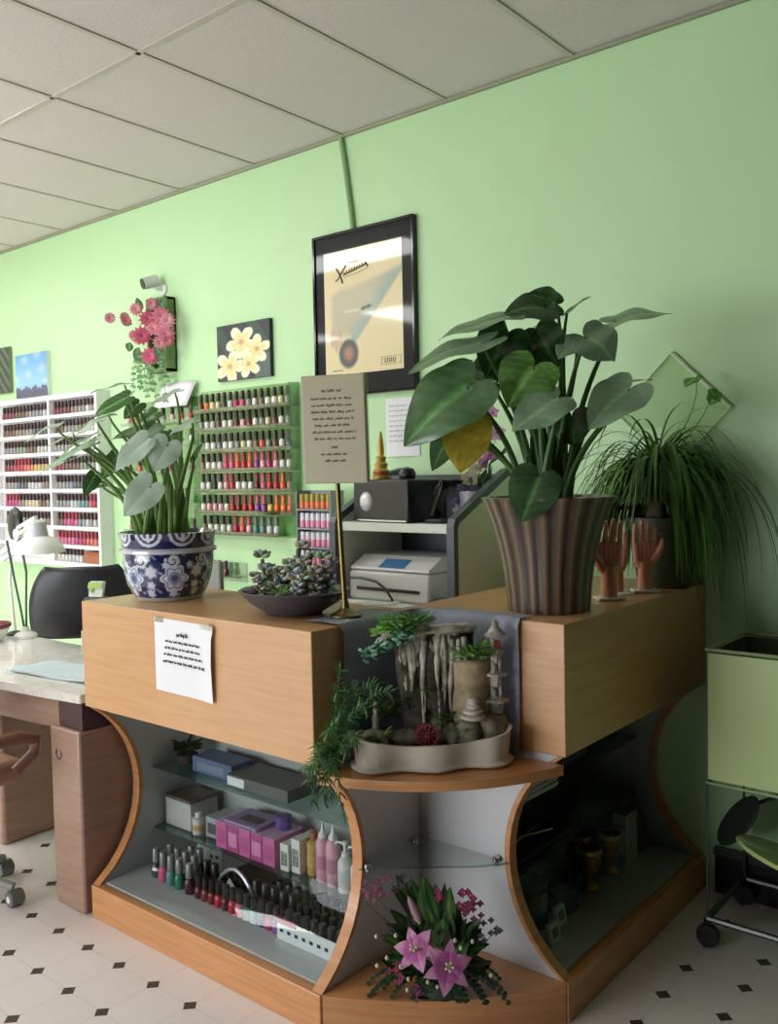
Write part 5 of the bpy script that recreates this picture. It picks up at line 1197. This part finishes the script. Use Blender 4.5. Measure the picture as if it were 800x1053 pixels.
m = MB(); m.obox((0, -.010, z0 + .080), (.032, 0, 0), (0, .0006, 0), (0, .0045, .012)); m.obox((-.02, -.0085, z0 + .06), (.010, 0, 0), (0, .0006, 0), (0, .004, .009)); m.build('green_print', mat('card_green', (148, 186, 90), .5), t, smooth=0)
t = thing('flat_monitor', 'back of a small grey flat monitor behind the blue and white pot', 'monitor', (-1.16, .62, .753), radians(8))
t.location = (-1.30, .62, 0)
MB().box(-.02, .02, -.02, .02, .02, .95).build('monitor_stand', DGREY, t, smooth=0); MB().lathe([(.12, 0), (.12, .012), (.03, .02)], (0, 0, 0), 20).build('monitor_foot', DGREY, t)
MB().box(-.20, .20, -.025, -.0, .86, 1.145).build('monitor_shell', mat('grey_shell', (128, 130, 122), .4, var=.04), t, bevel=.01)
# technician chair behind the table
cb = at(86, 625, 1, .80)
t = thing('office_chair', 'black rounded backrest office chair behind the nail table', 'office chair', (cb.x, .80, 0), radians(50))
def back_pt(u, v):
    z = .70 + .345 * v; w = .265 * (1 - max(0, v - .2) ** 2.4 * .95) ** .6 * (1 - .10 * (1 - v)); x = (2 * u - 1) * w; return (x, -.02 + .05 * (2 * u - 1) ** 2 - .03 * v, z)
MB().sheet(16, 16, back_pt).build('backrest', mat('black_leather', (34, 36, 42), .38, var=.15, scale=50, bump=.1), t, solid=.05, smooth=80)
MB().lathe([(.0, .47), (.20, .47), (.225, .50), (.22, .53), (.0, .545)], (0, .18, 0), 24).build('seat', MATS['black_leather'], t)
MB().tube([(0, .04, .80), (0, .10, .6), (0, .16, .46)], .018, 8).build('back_bar', BLACKP, t)
MB().cyl((0, .18, 0), .025, .09, .47, 12).build('gas_column', CHROME, t)
for i in range(5):
    a = 2 * pi * i / 5 + .3; m = MB(); m.tube([(0, .18, .10), (.26 * cos(a), .18 + .26 * sin(a), .065)], [.022, .014], 8); l_ = m.build('base_leg', BLACKP, t)
    MB().lathe([(.0, -.018), (.026, -.018), (.028, 0), (.026, .018), (0, .018)], (.265 * cos(a), .18 + .265 * sin(a), .029), 14, axis='y').build('caster', BLACKP, l_)
# client chair at the photo's left edge
t = thing('client_chair', 'tan client chair with curved arms and grey caster base, mostly out of view', 'chair', (-1.72, -.30, 0))
cc0 = at(15, 918, 2, .045); t.location = (cc0.x - .20, cc0.y - .13, 0); o = V(t.location)
CH = mat('tan_upholstery', (150, 112, 92), .5, var=.1)
MB().box(-.24, .20, -.22, .20, .42, .50).build('seat', CH, t, bevel=.03)
MB().box(-.24, .20, -.29, -.23, .52, .95).build('backrest', CH, t, bevel=.025)
for y in (.235,):
    a0 = at(-30, 812, 1, o.y + y) - o; a1 = at(24, 783, 1, o.y + y) - o
for sx in (-1, 1):
    yy = .0; x = .235 * sx - .02; m = MB(); m.tube([(x, -.20, .575), (x, .0, .588), (x, .16, .585), (x, .22, .565), (x, .215, .52), (x, .14, .47)], [.022, .024, .024, .022, .020, .020], 10); m.build('armrest', mat('brown_wood_arm', (120, 86, 68), .4), t)
MB().cyl((0, 0, 0), .025, .09, .42, 12).build('gas_column', CHROME, t)
GC = mat('grey_caster', (108, 108, 108), .4)
for i in range(5):
    a = 2 * pi * i / 5 + radians(33); m = MB(); m.tube([(0, 0, .105), (.14 * cos(a), .14 * sin(a), .095), (.235 * cos(a), .235 * sin(a), .066)], [.022, .018, .015], 8); l_ = m.build('base_leg', mat('grey_leg', (150, 148, 144), .4), t)
    m = MB(); c = (.24 * cos(a), .24 * sin(a), .0285); m.lathe([(.0, -.024), (.026, -.024), (.028, -.018), (.028, .018), (.026, .024), (0, .024)], c, 18, axis='y'); m.build('caster', GC, l_)
    MB().lathe([(.0, -.026), (.012, -.026), (.012, .026), (0, .026)], c, 12, axis='y').build('caster_hub', WHITEP, l_)

# ------------------------------------------------------------------ green trolley at the right
tl = V((.632, 1.06, 0)); zt2 = at(727, 668, 1, 1.06).z; zb2 = at(728, 805, 1, 1.06).z
t = thing('salon_trolley', 'pale green salon trolley with open top bin, oval swivel tray and casters', 'trolley', tl)
TG = mat('pale_green_panel', (196, 220, 144), .35, var=.02); FR = mat('trolley_metal', (92, 96, 92), .35, .7)
TW_, TD = .46, .34
MB().box(.004, TW_, 0, .004, zb2 + .012, zt2 - .010).build('front_panel', TG, t, smooth=0)
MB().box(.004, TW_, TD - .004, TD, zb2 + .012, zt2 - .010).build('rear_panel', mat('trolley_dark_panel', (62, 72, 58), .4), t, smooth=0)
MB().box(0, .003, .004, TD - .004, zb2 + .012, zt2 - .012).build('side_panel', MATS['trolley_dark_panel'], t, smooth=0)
MB().box(TW_ - .003, TW_, .005, TD - .005, zb2 + .012, zt2 - .012).build('side_panel', TG, t, smooth=0)
MB().box(.004, TW_ - .004, .005, TD - .005, zb2 + .012, zb2 + .018).build('bin_floor', BLACKP, t, smooth=0)
def frame(m, z, r): 
    c = [(0, 0), (TW_, 0), (TW_, TD), (0, TD)]
    for i in range(4): m.tube([(*c[i], z), (*c[(i + 1) % 4], z)], r, 8)
m = MB(); frame(m, zt2, .006); m.build('top_rim', mat('pale_rim', (150, 172, 122), .3, .2), t)
m = MB(); frame(m, zb2, .005); m.build('lower_rim', MATS['pale_rim'], t)
for x, y in ((.0, .0), (TW_, .0), (0, TD), (TW_, TD)):
    MB().tube([(x, y, .075), (x, y, zb2)], .004 if x == 0 else .007, 8).build('upright', FR, t)
m = MB(); frame(m, .085, .010); m.build('base_frame', FR, t)
for x, y in ((.0, .0), (TW_, .0), (0, TD), (TW_, TD)):
    c_ = MB(); c_.lathe([(0, -.012), (.034, -.012), (.036, 0), (.034, .012), (0, .012)], (x + .004, y - .006, .037), 20, axis='y'); c_.tube([(x, y, .085), (x, y - .0, .06)], .012, 8); c_.build('caster', BLACKP, t)
MB().tube([(.20, TD - .02, .09), (.20, TD - .02, zb2)], .012, 10).build('centre_post', FR, t)
oc = at(812, 886, 1, 1.10) - tl
m = MB(); m.lathe([(0, -.006), (.15, -.006), (.158, 0), (.15, .006), (0, .006)], (0, 0, 0), 40, sy=.62); rm = Matrix.Rotation(radians(14), 3, 'Y') @ Matrix.Rotation(radians(-6), 3, 'X'); m.v = [tuple(rm @ V(p) + oc) for p in m.v]
m.build('oval_tray', TG, t)
m = MB(); m.tube([oc + V((.02, .02, 0)), (.20, TD - .03, oc.z + .03)], .008, 8); m.build('tray_arm', FR, t)
od = at(759, 844, 1, 1.25) - tl
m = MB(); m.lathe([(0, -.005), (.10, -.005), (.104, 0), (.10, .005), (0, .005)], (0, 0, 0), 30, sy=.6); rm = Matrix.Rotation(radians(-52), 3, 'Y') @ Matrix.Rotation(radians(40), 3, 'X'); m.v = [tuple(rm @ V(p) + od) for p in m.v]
m.build('oval_tray', mat('dark_tray', (40, 52, 42), .5), t)  # dark oval: shade of a tray underside put into the colour
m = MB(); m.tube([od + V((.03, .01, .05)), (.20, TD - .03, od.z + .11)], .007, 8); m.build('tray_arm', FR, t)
tb = thing('dark_storage_box', 'black storage box on the floor by the wall behind the trolley', 'storage box', (.70, 1.43, 0))
bx = at(735, 872, 1, 1.425); tb.location = (bx.x + .0, 1.4425, 0); zz = bx.z
MB().box(0, .62, -.02, 0, .0, max(.12, zz)).build('box_body', BLACKP, tb, smooth=0, bevel=.002); MB().box(-.003, .623, -.024, .001, max(.12, zz) - .02, max(.12, zz) + .004).build('lid', mat('box_lid_grey', (58, 60, 56), .5), tb, smooth=0)

# ------------------------------------------------------------------ goods in the left display
FZ, SZ, UZ = PZ + .0072, .2462, .4612
CAPG = mat('grey_tall_cap', (150, 150, 146), .3, .2)
def gel(x, y, col, cap, lab, grp, s=1.25, tall=1.0): return bottle((x, y, FZ), col, cap, lab, grp, True, s, tall, 'gel_polish_bottle', 'gel polish')
A = [(-.925, .165, 'dark grey'), (-.880, .160, 'pink'), (-.835, .158, 'teal'), (-.790, .158, 'green'), (-.735, .156, 'wine'), (-.915, .215, 'dark grey'), (-.865, .208, 'grey'), (-.818, .205, 'blue-grey'), (-.772, .205, 'dark grey'), (-.845, .250, 'black'), (-.800, .250, 'dark grey')]
for i, (x, y, c) in enumerate(A):
    row = 'front' if y < .19 else ('middle' if y < .24 else 'rear'); k = len([q for q in A[:i] if ('front' if q[1] < .19 else ('middle' if q[1] < .24 else 'rear')) == row])
    gel(x, y, c, CAPG, '%s gel polish with grey cap, %s from left in %s row, left cluster' % (c, ORD[k], row), 'grey capped gel polishes in the left display')
rows_ = [(.156, -.685, ['wine', 'dark red', 'dark red', 'red', 'wine', 'red', 'pink', 'green', 'teal', 'blue', 'magenta', 'purple'], .0330), (.200, -.700, ['black', 'wine', 'dark grey', 'black', 'black', 'wine', 'black', 'black', 'dark grey', 'black', 'black'], .040), (.225 + .018, -.40, ['black', 'green', 'black'], .040)]
for r, (y, x0, cols, st) in enumerate(rows_):
    for i, c in enumerate(cols):
        x = x0 + st * i
        if r > 0 and -.655 < x < -.465: continue
        gel(x, y, c, CAPK, '%s gel polish with black cap, %s from left in %s black-capped row' % (c, ORD[i], ('front', 'second', 'third')[r]), 'black capped gel polishes in the left display', 1.22, .8 if r == 0 else 1.06)
t = thing('dome_nail_lamp', 'black dome shaped nail lamp with silver arched edge inside the left display', 'nail lamp', (-.56, .262, FZ))
m = MB(); pr = [(-.085, 0)] + [(-.085 + .17 * i / 14, .03 + .075 * sin(pi * i / 14) ** .7) for i in range(15)] + [(.085, 0)]
m.prism(pr, -.06, .055, 'y'); m.build('lamp_shell', BLACKG, t, smooth=40)
m = MB(); m.tube([(-.087 + .174 * i / 14, -.063, .032 + .076 * sin(pi * i / 14) ** .7) for i in range(15)], .006, 6); m.build('silver_edge', mat('silver_trim', (190, 190, 190), .3, .5), t)
m = MB(); m.add([(-.05, -.0612, .045), (.02, -.0612, .03), (-.03, -.0612, .072)], [(0, 1, 2)]); m.build('white_triangle', PAPER, t, smooth=0)
t = thing('white_tray_carton', 'low white open carton with a row of black windows and red sticker', 'carton', (-.172, .225, FZ))
m = MB(); m.box(-.125, .125, -.095, -.092, 0, .058); m.box(-.125, .125, .092, .095, 0, .05); m.box(-.125, -.122, -.0915, .0915, 0, .05); m.box(.122, .125, -.0915, .0915, 0, .05); m.box(-.1215, .1215, -.0915, .0915, 0, .003); m.build('carton_body', PAPER, t, smooth=0)
m = MB()
for i in range(8): m.box(-.112 + .030 * i, -.099 + .030 * i, -.0962, -.0953, .024, .034)
m.build('window_marks', BLACKP, t, smooth=0)
m = MB(); m.box(-.122, -.045, -.0985, -.0955, .050, .068); m.build('red_sticker', mat('sticker_red', (166, 60, 76), .5), t, smooth=0)
tp_ = MB(); tp_.lathe([(.012, 0), (.0135, .003), (.0135, .045), (.010, .055), (.011, .057), (.0105, .075), (0, .076)], n=12); tpm = tp_.mesh('dark_tube', mat('dark_green_tube', (44, 56, 46), .3, var=.2), 45)
for r in range(4):
    for i in range(7):
        o = bpy.data.objects.new('dark_tube', tpm); COL.objects.link(o); o.location = (-.172 - .102 + .034 * i, .225 - .066 + .044 * r, FZ + .0042)
        tag(o, 'dark green tube standing in the white carton, %s from left in its %s row' % (ORD[i], ORD[r]), 'tube', 'dark tubes in the white carton')
wp = MB(); wp.lathe([(.014, 0), (.0155, .003), (.0155, .05), (.0155, .06)], n=12); wp.lathe([(.0145, .0605), (.0145, .085), (.012, .088), (0, .088)], n=12, mi=1); wpm = wp.mesh('white_capped_jar', [mat('jar_green_grey', (120, 134, 118), .3), WHITEP], 45)
for r in range(3):
    for i in range(5):
        o = bpy.data.objects.new('white_capped_jar', wpm); COL.objects.link(o); o.location = (-.40 + .038 * i, .315 + .038 * r, FZ)
        tag(o, 'small jar with white cap behind the carton, %s from left in %s row back' % (ORD[i], ORD[r]), 'jar', 'white capped jars behind the carton')
# lower glass shelf
def cartonbox(nm, lab, cat, loc, w, d, h, m1, extra=None, grp=None):
    t = thing(nm, lab, cat, loc, group=grp); MB().box(-w / 2, w / 2, -d / 2, d / 2, 0, h).build('carton_body', m1, t, smooth=0, bevel=.0015)
    m = MB(); m.box(-w * .36, w * .36, -d / 2 - .0008, -d / 2 - .0002, h * .2, h * .72); m.build('printed_panel', extra or PAPER, t, smooth=0); return t
PKS = [('pink', (206, 92, 160)), ('magenta', (176, 62, 134)), ('pink', (214, 104, 168)), ('magenta', (168, 56, 124)), ('pink', (200, 88, 152))]
for i, (nm, c) in enumerate(PKS):
    t = cartonbox('pink_carton', '%s product carton with pale top, %s from left in its row on lower glass shelf' % (nm, ORD[i]), 'carton', (-.685 + .057 * i, .315, SZ), .054, .13, .088, mat('carton ' + nm, c, .45), mat('carton_print_%d' % (i % 2), ((186, 74, 140), (222, 130, 184))[i % 2], .45), 'pink cartons on lower shelf')
    m = MB(); m.box(-.0272, .0272, -.0652, .0652, .0882, .0892); m.build('top_flap', mat('pale_pink_flap', (224, 176, 214), .5), t, smooth=0)
t = thing('purple_jar', 'purple jar standing on top of the row of pink cartons', 'jar', (-.475, .335, SZ + .0905)); MB().lathe([(.024, 0), (.026, .004), (.026, .030), (0, .030)], (0, 0, 0), 18).build('jar_body', mat('jar_purple', (104, 78, 160), .35), t); MB().lathe([(.0265, .0302), (.0265, .042), (.0, .043)], (0, 0, 0), 18).build('lid', mat('jar_lid_violet', (90, 66, 140), .35), t)
t = thing('lilac_tray', 'thin lilac tray lying on top of the pink cartons at left', 'tray', (-.60, .315, SZ + .0905)); MB().box(-.075, .08, -.06, .06, 0, .010).build('tray_body', mat('lilac', (160, 128, 176), .5), t, bevel=.002); MB().box(-.03, .05, -.03, .01, .0102, .014).build('dark_tool', BLACKP, t, smooth=0)
for i, x in enumerate((-.392, -.352)):
    t = cartonbox('white_carton', 'white carton with grey floral print, %s from left beside the pink cartons' % ORD[i], 'carton', (x, .30 + .01 * i, SZ), .036, .09, .085 + .02 * i, mat('carton_white', (226, 226, 222), .5), mat('carton_grey_print', (128, 138, 132), .6, var=.6, scale=120), 'white printed cartons')
def liquid(nm, lab, x, y, r, h, body, cap, kind, grp, zb=SZ):
    t = thing(nm, lab, 'bottle', (x, y, zb), group=grp)
    if kind == 'point':
        MB().lathe([(r * .94, 0), (r, .004), (r, h * .66), (r * .8, h * .72), (r * .5, h * .745)], n=18).build('bottle_body', body, t); MB().lathe([(r * .62, h * .747), (r * .62, h * .80), (r * .34, h * .84), (r * .10, h), (0, h)], n=14).build('nozzle', cap, t)
    elif kind == 'pump':
        MB().lathe([(r * .94, 0), (r, .004), (r, h * .58), (r * .7, h * .66), (r * .42, h * .69)], n=18).build('bottle_body', body, t)
        m = MB(); m.lathe([(r * .5, h * .692), (r * .5, h * .77), (r * .2, h * .78), (r * .2, h * .92), (r * .42, h * .93), (r * .42, h * .985), (0, h)], n=14); m.tube([(0, 0, h * .955), (-r * 1.25, -r * .3, h * .95), (-r * 1.35, -r * .3, h * .90)], r * .15, 8); m.build('pump', cap, t)
    else:
        MB().lathe([(r * .94, 0), (r, .004), (r, h * .72), (r * .6, h * .78)], n=18).build('bottle_body', body, t); MB().lathe([(r * .52, h * .782), (r * .52, h * .98), (0, h)], n=14).build('cap', cap, t)
    m = MB(); m.lathe([(r + .0004, h * .22), (r + .0004, h * .46)], n=18, cap=False); m.build('label_band', mat('label ' + kind, {'point': (196, 120, 150), 'pump': (206, 206, 204), 'cap': (196, 160, 90)}[kind], .5), t); return t
AMB = mat('amber_liquid', (196, 160, 84), .12, coat=.3); PNK = mat('pink_liquid', (230, 168, 186), .2, coat=.2); MLK = mat('milky_plastic', (220, 220, 216), .3)
liquid('amber_bottle', 'amber oil bottle with orange-brown cap on the lower glass shelf', -.305, .300, .023, .135, AMB, mat('cap_rust', (170, 92, 52), .4), 'cap', None)
for i, (x, y, h) in enumerate(((-.252, .285, .178), (-.205, .280, .185), (-.160, .345, .182))): liquid('pointed_bottle', 'pink bottle with white pointed nozzle, %s from left on the lower glass shelf' % ORD[i], x, y, .0225, h, PNK, WHITEP, 'point', 'pink pointed nozzle bottles')
for i, (x, y, h) in enumerate(((-.150, .272, .150), (-.095, .268, .150), (-.105, .345, .165), (-.060, .335, .175))): liquid('pump_bottle', 'milky white pump bottle, %s of four at the right end of the lower glass shelf' % ORD[i], x, y, .023, h, MLK, WHITEP, 'pump', 'white pump bottles')
t = thing('white_box_of_swatches', 'small white open box filled with dark red swatches on the display floor', 'box', (-.83, .365, FZ)); m = MB(); m.box(-.065, .065, -.05, .05, 0, .085); m.build('box_body', PAPER, t, smooth=0, bevel=.001); m = MB(); m.box(-.058, .058, -.043, .043, .0852, .0892); m.build('swatches', mat('swatch_maroon', (104, 46, 54), .6, var=.5, scale=90), t, smooth=0)
m = MB(); m.box(.005, .02, -.0512, -.0504, .04, .05); m.box(.032, .047, -.0512, -.0504, .043, .053); m.build('black_marks', INK, t, smooth=0)
t = thing('rimmed_white_box', 'white box with brown rim on the lower glass shelf near the left end', 'box', (-.945, .335, SZ)); MB().box(-.07, .07, -.06, .06, 0, .095).build('box_body', mat('dull_white_card', (196, 194, 190), .6), t, smooth=0, bevel=.001); MB().box(-.072, .072, -.062, .062, .0952, .106).build('rim', mat('brown_rim', (92, 78, 66), .6), t, smooth=0)
liquid('white_bottle', 'white bottle standing in front of the pink cartons at the shelf left end', -.845, .285, .022, .075, MLK, WHITEP, 'cap', None)
cartonbox('grey_carton', 'grey white carton on the lower glass shelf between white bottle and pink cartons', 'carton', (-.772, .33, SZ), .07, .09, .07, mat('carton_grey', (168, 170, 168), .6), mat('carton_black_print', (70, 70, 72), .6))
t = thing('open_grey_case', 'flat dark grey case with white end lying on the upper glass shelf', 'case', (-.52, .325, UZ)); MB().box(-.135, .15, -.07, .07, 0, .040).build('case_body', mat('case_grey', (92, 94, 94), .5), t, smooth=0, bevel=.002); MB().box(-.13, -.05, -.0712, -.0704, .006, .034).build('white_end', PAPER, t, smooth=0)
t = thing('blue_folder', 'blue folded packet lying at the back of the upper glass shelf', 'packet', (-.755, .33, UZ)); MB().box(-.11, .095, -.05, .05, 0, .055).build('packet_body', mat('packet_blue', (92, 108, 150), .5, var=.1), t, smooth=0, bevel=.004); MB().box(-.08, .06, -.0512, -.0502, .012, .04).build('printed_panel', mat('packet_print', (122, 132, 160), .5), t, smooth=0)
t = thing('dried_flower_clump', 'clump of dark dried flowers at the left end of the upper glass shelf', 'dried flowers', (-.955, .33, UZ)); m = MB(); tuft(m, (0, 0, .05), .04, 110, .014, .5, -1, .028, .7); m.build('dark_petals', LEAFD, t); m = MB(); m.lathe([(.03, 0), (.04, .03), (.03, .035), (0, .03)], n=12); m.build('clump_base', mat('clump_brown', (70, 58, 44), .8), t)

# ------------------------------------------------------------------ goods in the right display
GOLD = mat('gold_foil', (176, 132, 60), .3, .6, var=.4, scale=60)
for i, (x, y) in enumerate(((.282, .965), (.280, 1.115), (.205, 1.045))):
    t = thing('gold_cup', 'gold patterned cup, %s from the plinth corner on the right display floor' % ORD[i], 'cup', (x, y, FZ), group='gold cups in the right display')
    MB().lathe([(.030, 0), (.034, .006), (.022, .03), (.036, .07), (.040, .13), (.037, .13), (.03, .075), (0, .05)], n=20).build('cup_body', GOLD, t); MB().lathe([(.0405, .118), (.0425, .126), (.0405, .134), (.0375, .134)], n=20, cap=False).build('rim', mat('pale_gold', (196, 170, 110), .3, .5), t)
for i, (x, y, r, h, zz) in enumerate(((.27, .80, .052, .085, FZ), (.255, .655, .045, .12, FZ))):
    t = thing('black_lidded_jar', ('wide' if i == 0 else 'tall') + ' glass jar with black lid on the right display floor', 'jar', (x, y, zz)); MB().lathe([(r * .95, 0), (r, .006), (r, h - .02), (r * .85, h - .012)], n=24).build('jar_body', mat('smoky_jar', (96, 102, 96), .2, coat=.3), t); MB().lathe([(r * 1.02, h - .012), (r * 1.04, h - .008), (r * 1.04, h + .012), (0, h + .014)], n=24).build('lid', BLACKP, t)
cartonbox('white_dispenser', 'pale dispenser box towards the wall end of the right display', 'dispenser', (.281, 1.235, FZ), .05, .09, .17, mat('dispenser_white', (190, 194, 190), .4))
t = thing('black_disc_pot', 'black round pot on top of the pale dispenser box', 'pot', (.275, 1.235, FZ + .1712)); MB().lathe([(.026, 0), (.028, .004), (.028, .03), (0, .032)], n=24).build('pot_body', BLACKP, t); MB().lathe([(.029, .0312), (.029, .04), (0, .041)], n=24).build('lid', mat('pot_lid', (50, 50, 50), .3), t)
t = thing('dark_amber_jug', 'dark red-brown jug near the wall end of the right display', 'jug', (.265, 1.335, FZ)); MB().lathe([(.038, 0), (.042, .01), (.042, .11), (.03, .135), (.020, .15), (.022, .165), (0, .165)], n=20).build('jug_body', mat('jug_brown', (92, 56, 48), .3, coat=.3), t); MB().tube([(-.05, 0, .12), (-.085, 0, .11), (-.08, 0, .06), (-.05, 0, .04)], .007, 8).build('handle', mat('jug_brown', (92, 56, 48)), t)
for i, (x, y) in enumerate(((.375, .60), (.34, .70))):
    t = thing('white_packet', 'white packet leaning by the glass at the corner of right display, %s from corner' % ORD[i], 'packet', (x - .02, y, FZ), group='white packets'); m = MB(); m.obox((0, 0, .028), V((.006, 0, .0)), V((0, .026, 0)), V((-.006, 0, .027))); m.build('packet_body', PAPER, t, smooth=0); m = MB(); m.obox((.0068, 0, .03), V((.0005, 0, 0)), V((0, .016, 0)), V((-.003, 0, .013))); m.build('green_print', mat('packet_green', (96, 134, 112), .5), t, smooth=0)
t = thing('black_bag', 'black crumpled pouch on the right display floor by the corner', 'pouch', (.17, .565, FZ)); m = MB(); m.ell((0, 0, .05), (.075, .06, .05), 16, 10, jit=.12); m.v = [(x, y, max(0, z)) for x, y, z in m.v]; m.build('pouch_body', BLACKP, t, smooth=70); MB().tube([(-.03, 0, .09), (-.01, 0, .125), (.02, 0, .12), (.035, 0, .085)], .005, 8).build('strap', BLACKP, t)
MG = [mat('magazine %d' % i, c, .35, var=.7, scale=45) for i, c in enumerate(((226, 180, 190), (200, 214, 210), (236, 226, 226), (190, 198, 216), (232, 190, 176)))]
for i in range(5):
    t = thing('magazine', 'patterned glossy magazine, %s from bottom of the stack on upper right shelf' % ORD[i], 'magazine', (.165, .685 + .004 * (i % 2), .5012 + .0162 * i), radians(2 * (i % 3) - 2), 'magazines stacked in the right display'); MB().box(-.095, .100, -.11, .11, 0, .0155).build('cover', MG[i], t, smooth=0); m = MB(); m.box(.1002, .1008, -.108, .108, .002, .0135); m.build('page_edge', PAPER, t, smooth=0)
t = thing('dark_tray', 'dark shallow tray with tools on the lower right glass shelf', 'tray', (.135, .78, .3012)); MB().box(-.10, .095, -.16, .16, 0, .012).build('tray_body', mat('tray_charcoal', (46, 48, 48), .5), t, smooth=0, bevel=.002); m = MB(); m.tube([(-.03, -.12, .018), (.06, .10, .018)], .006, 8); m.tube([(.03, -.13, .018), (.0, .13, .018)], .005, 8); m.build('tool', CHROME, t)
cartonbox('pink_label_box', 'small box with pink label on the lower right glass shelf by the corner', 'box', (.19, .545, .3012), .05, .10, .06, mat('box_charcoal', (60, 60, 62), .5), mat('label_pink', (200, 110, 130), .5))
t = thing('dark_green_carton', 'dark green carton at the back of the upper right glass shelf', 'carton', (.13, .99, .5012)); MB().box(-.09, .09, -.12, .12, 0, .09).build('carton_body', mat('carton_dark_green', (52, 62, 54), .5), t, smooth=0, bevel=.002); MB().box(.0902, .0908, -.08, .08, .02, .07).build('printed_panel', mat('dim_panel', (104, 108, 100), .5), t, smooth=0)

# ------------------------------------------------------------------ world and render look
wd = bpy.data.worlds.new('world'); scene.world = wd; wd.use_nodes = True
wd.node_tree.nodes['Background'].inputs[0].default_value = (.9, .95, 1, 1); wd.node_tree.nodes['Background'].inputs[1].default_value = .15
scene.view_settings.view_transform = 'Standard'; scene.view_settings.exposure = .24; scene.view_settings.gamma = 1.06
scene.cycles.use_denoising = True; scene.cycles.max_bounces = 10; scene.cycles.transparent_max_bounces = 24
scene.cycles.caustics_reflective = False; scene.cycles.caustics_refractive = False; scene.cycles.sample_clamp_indirect = 6
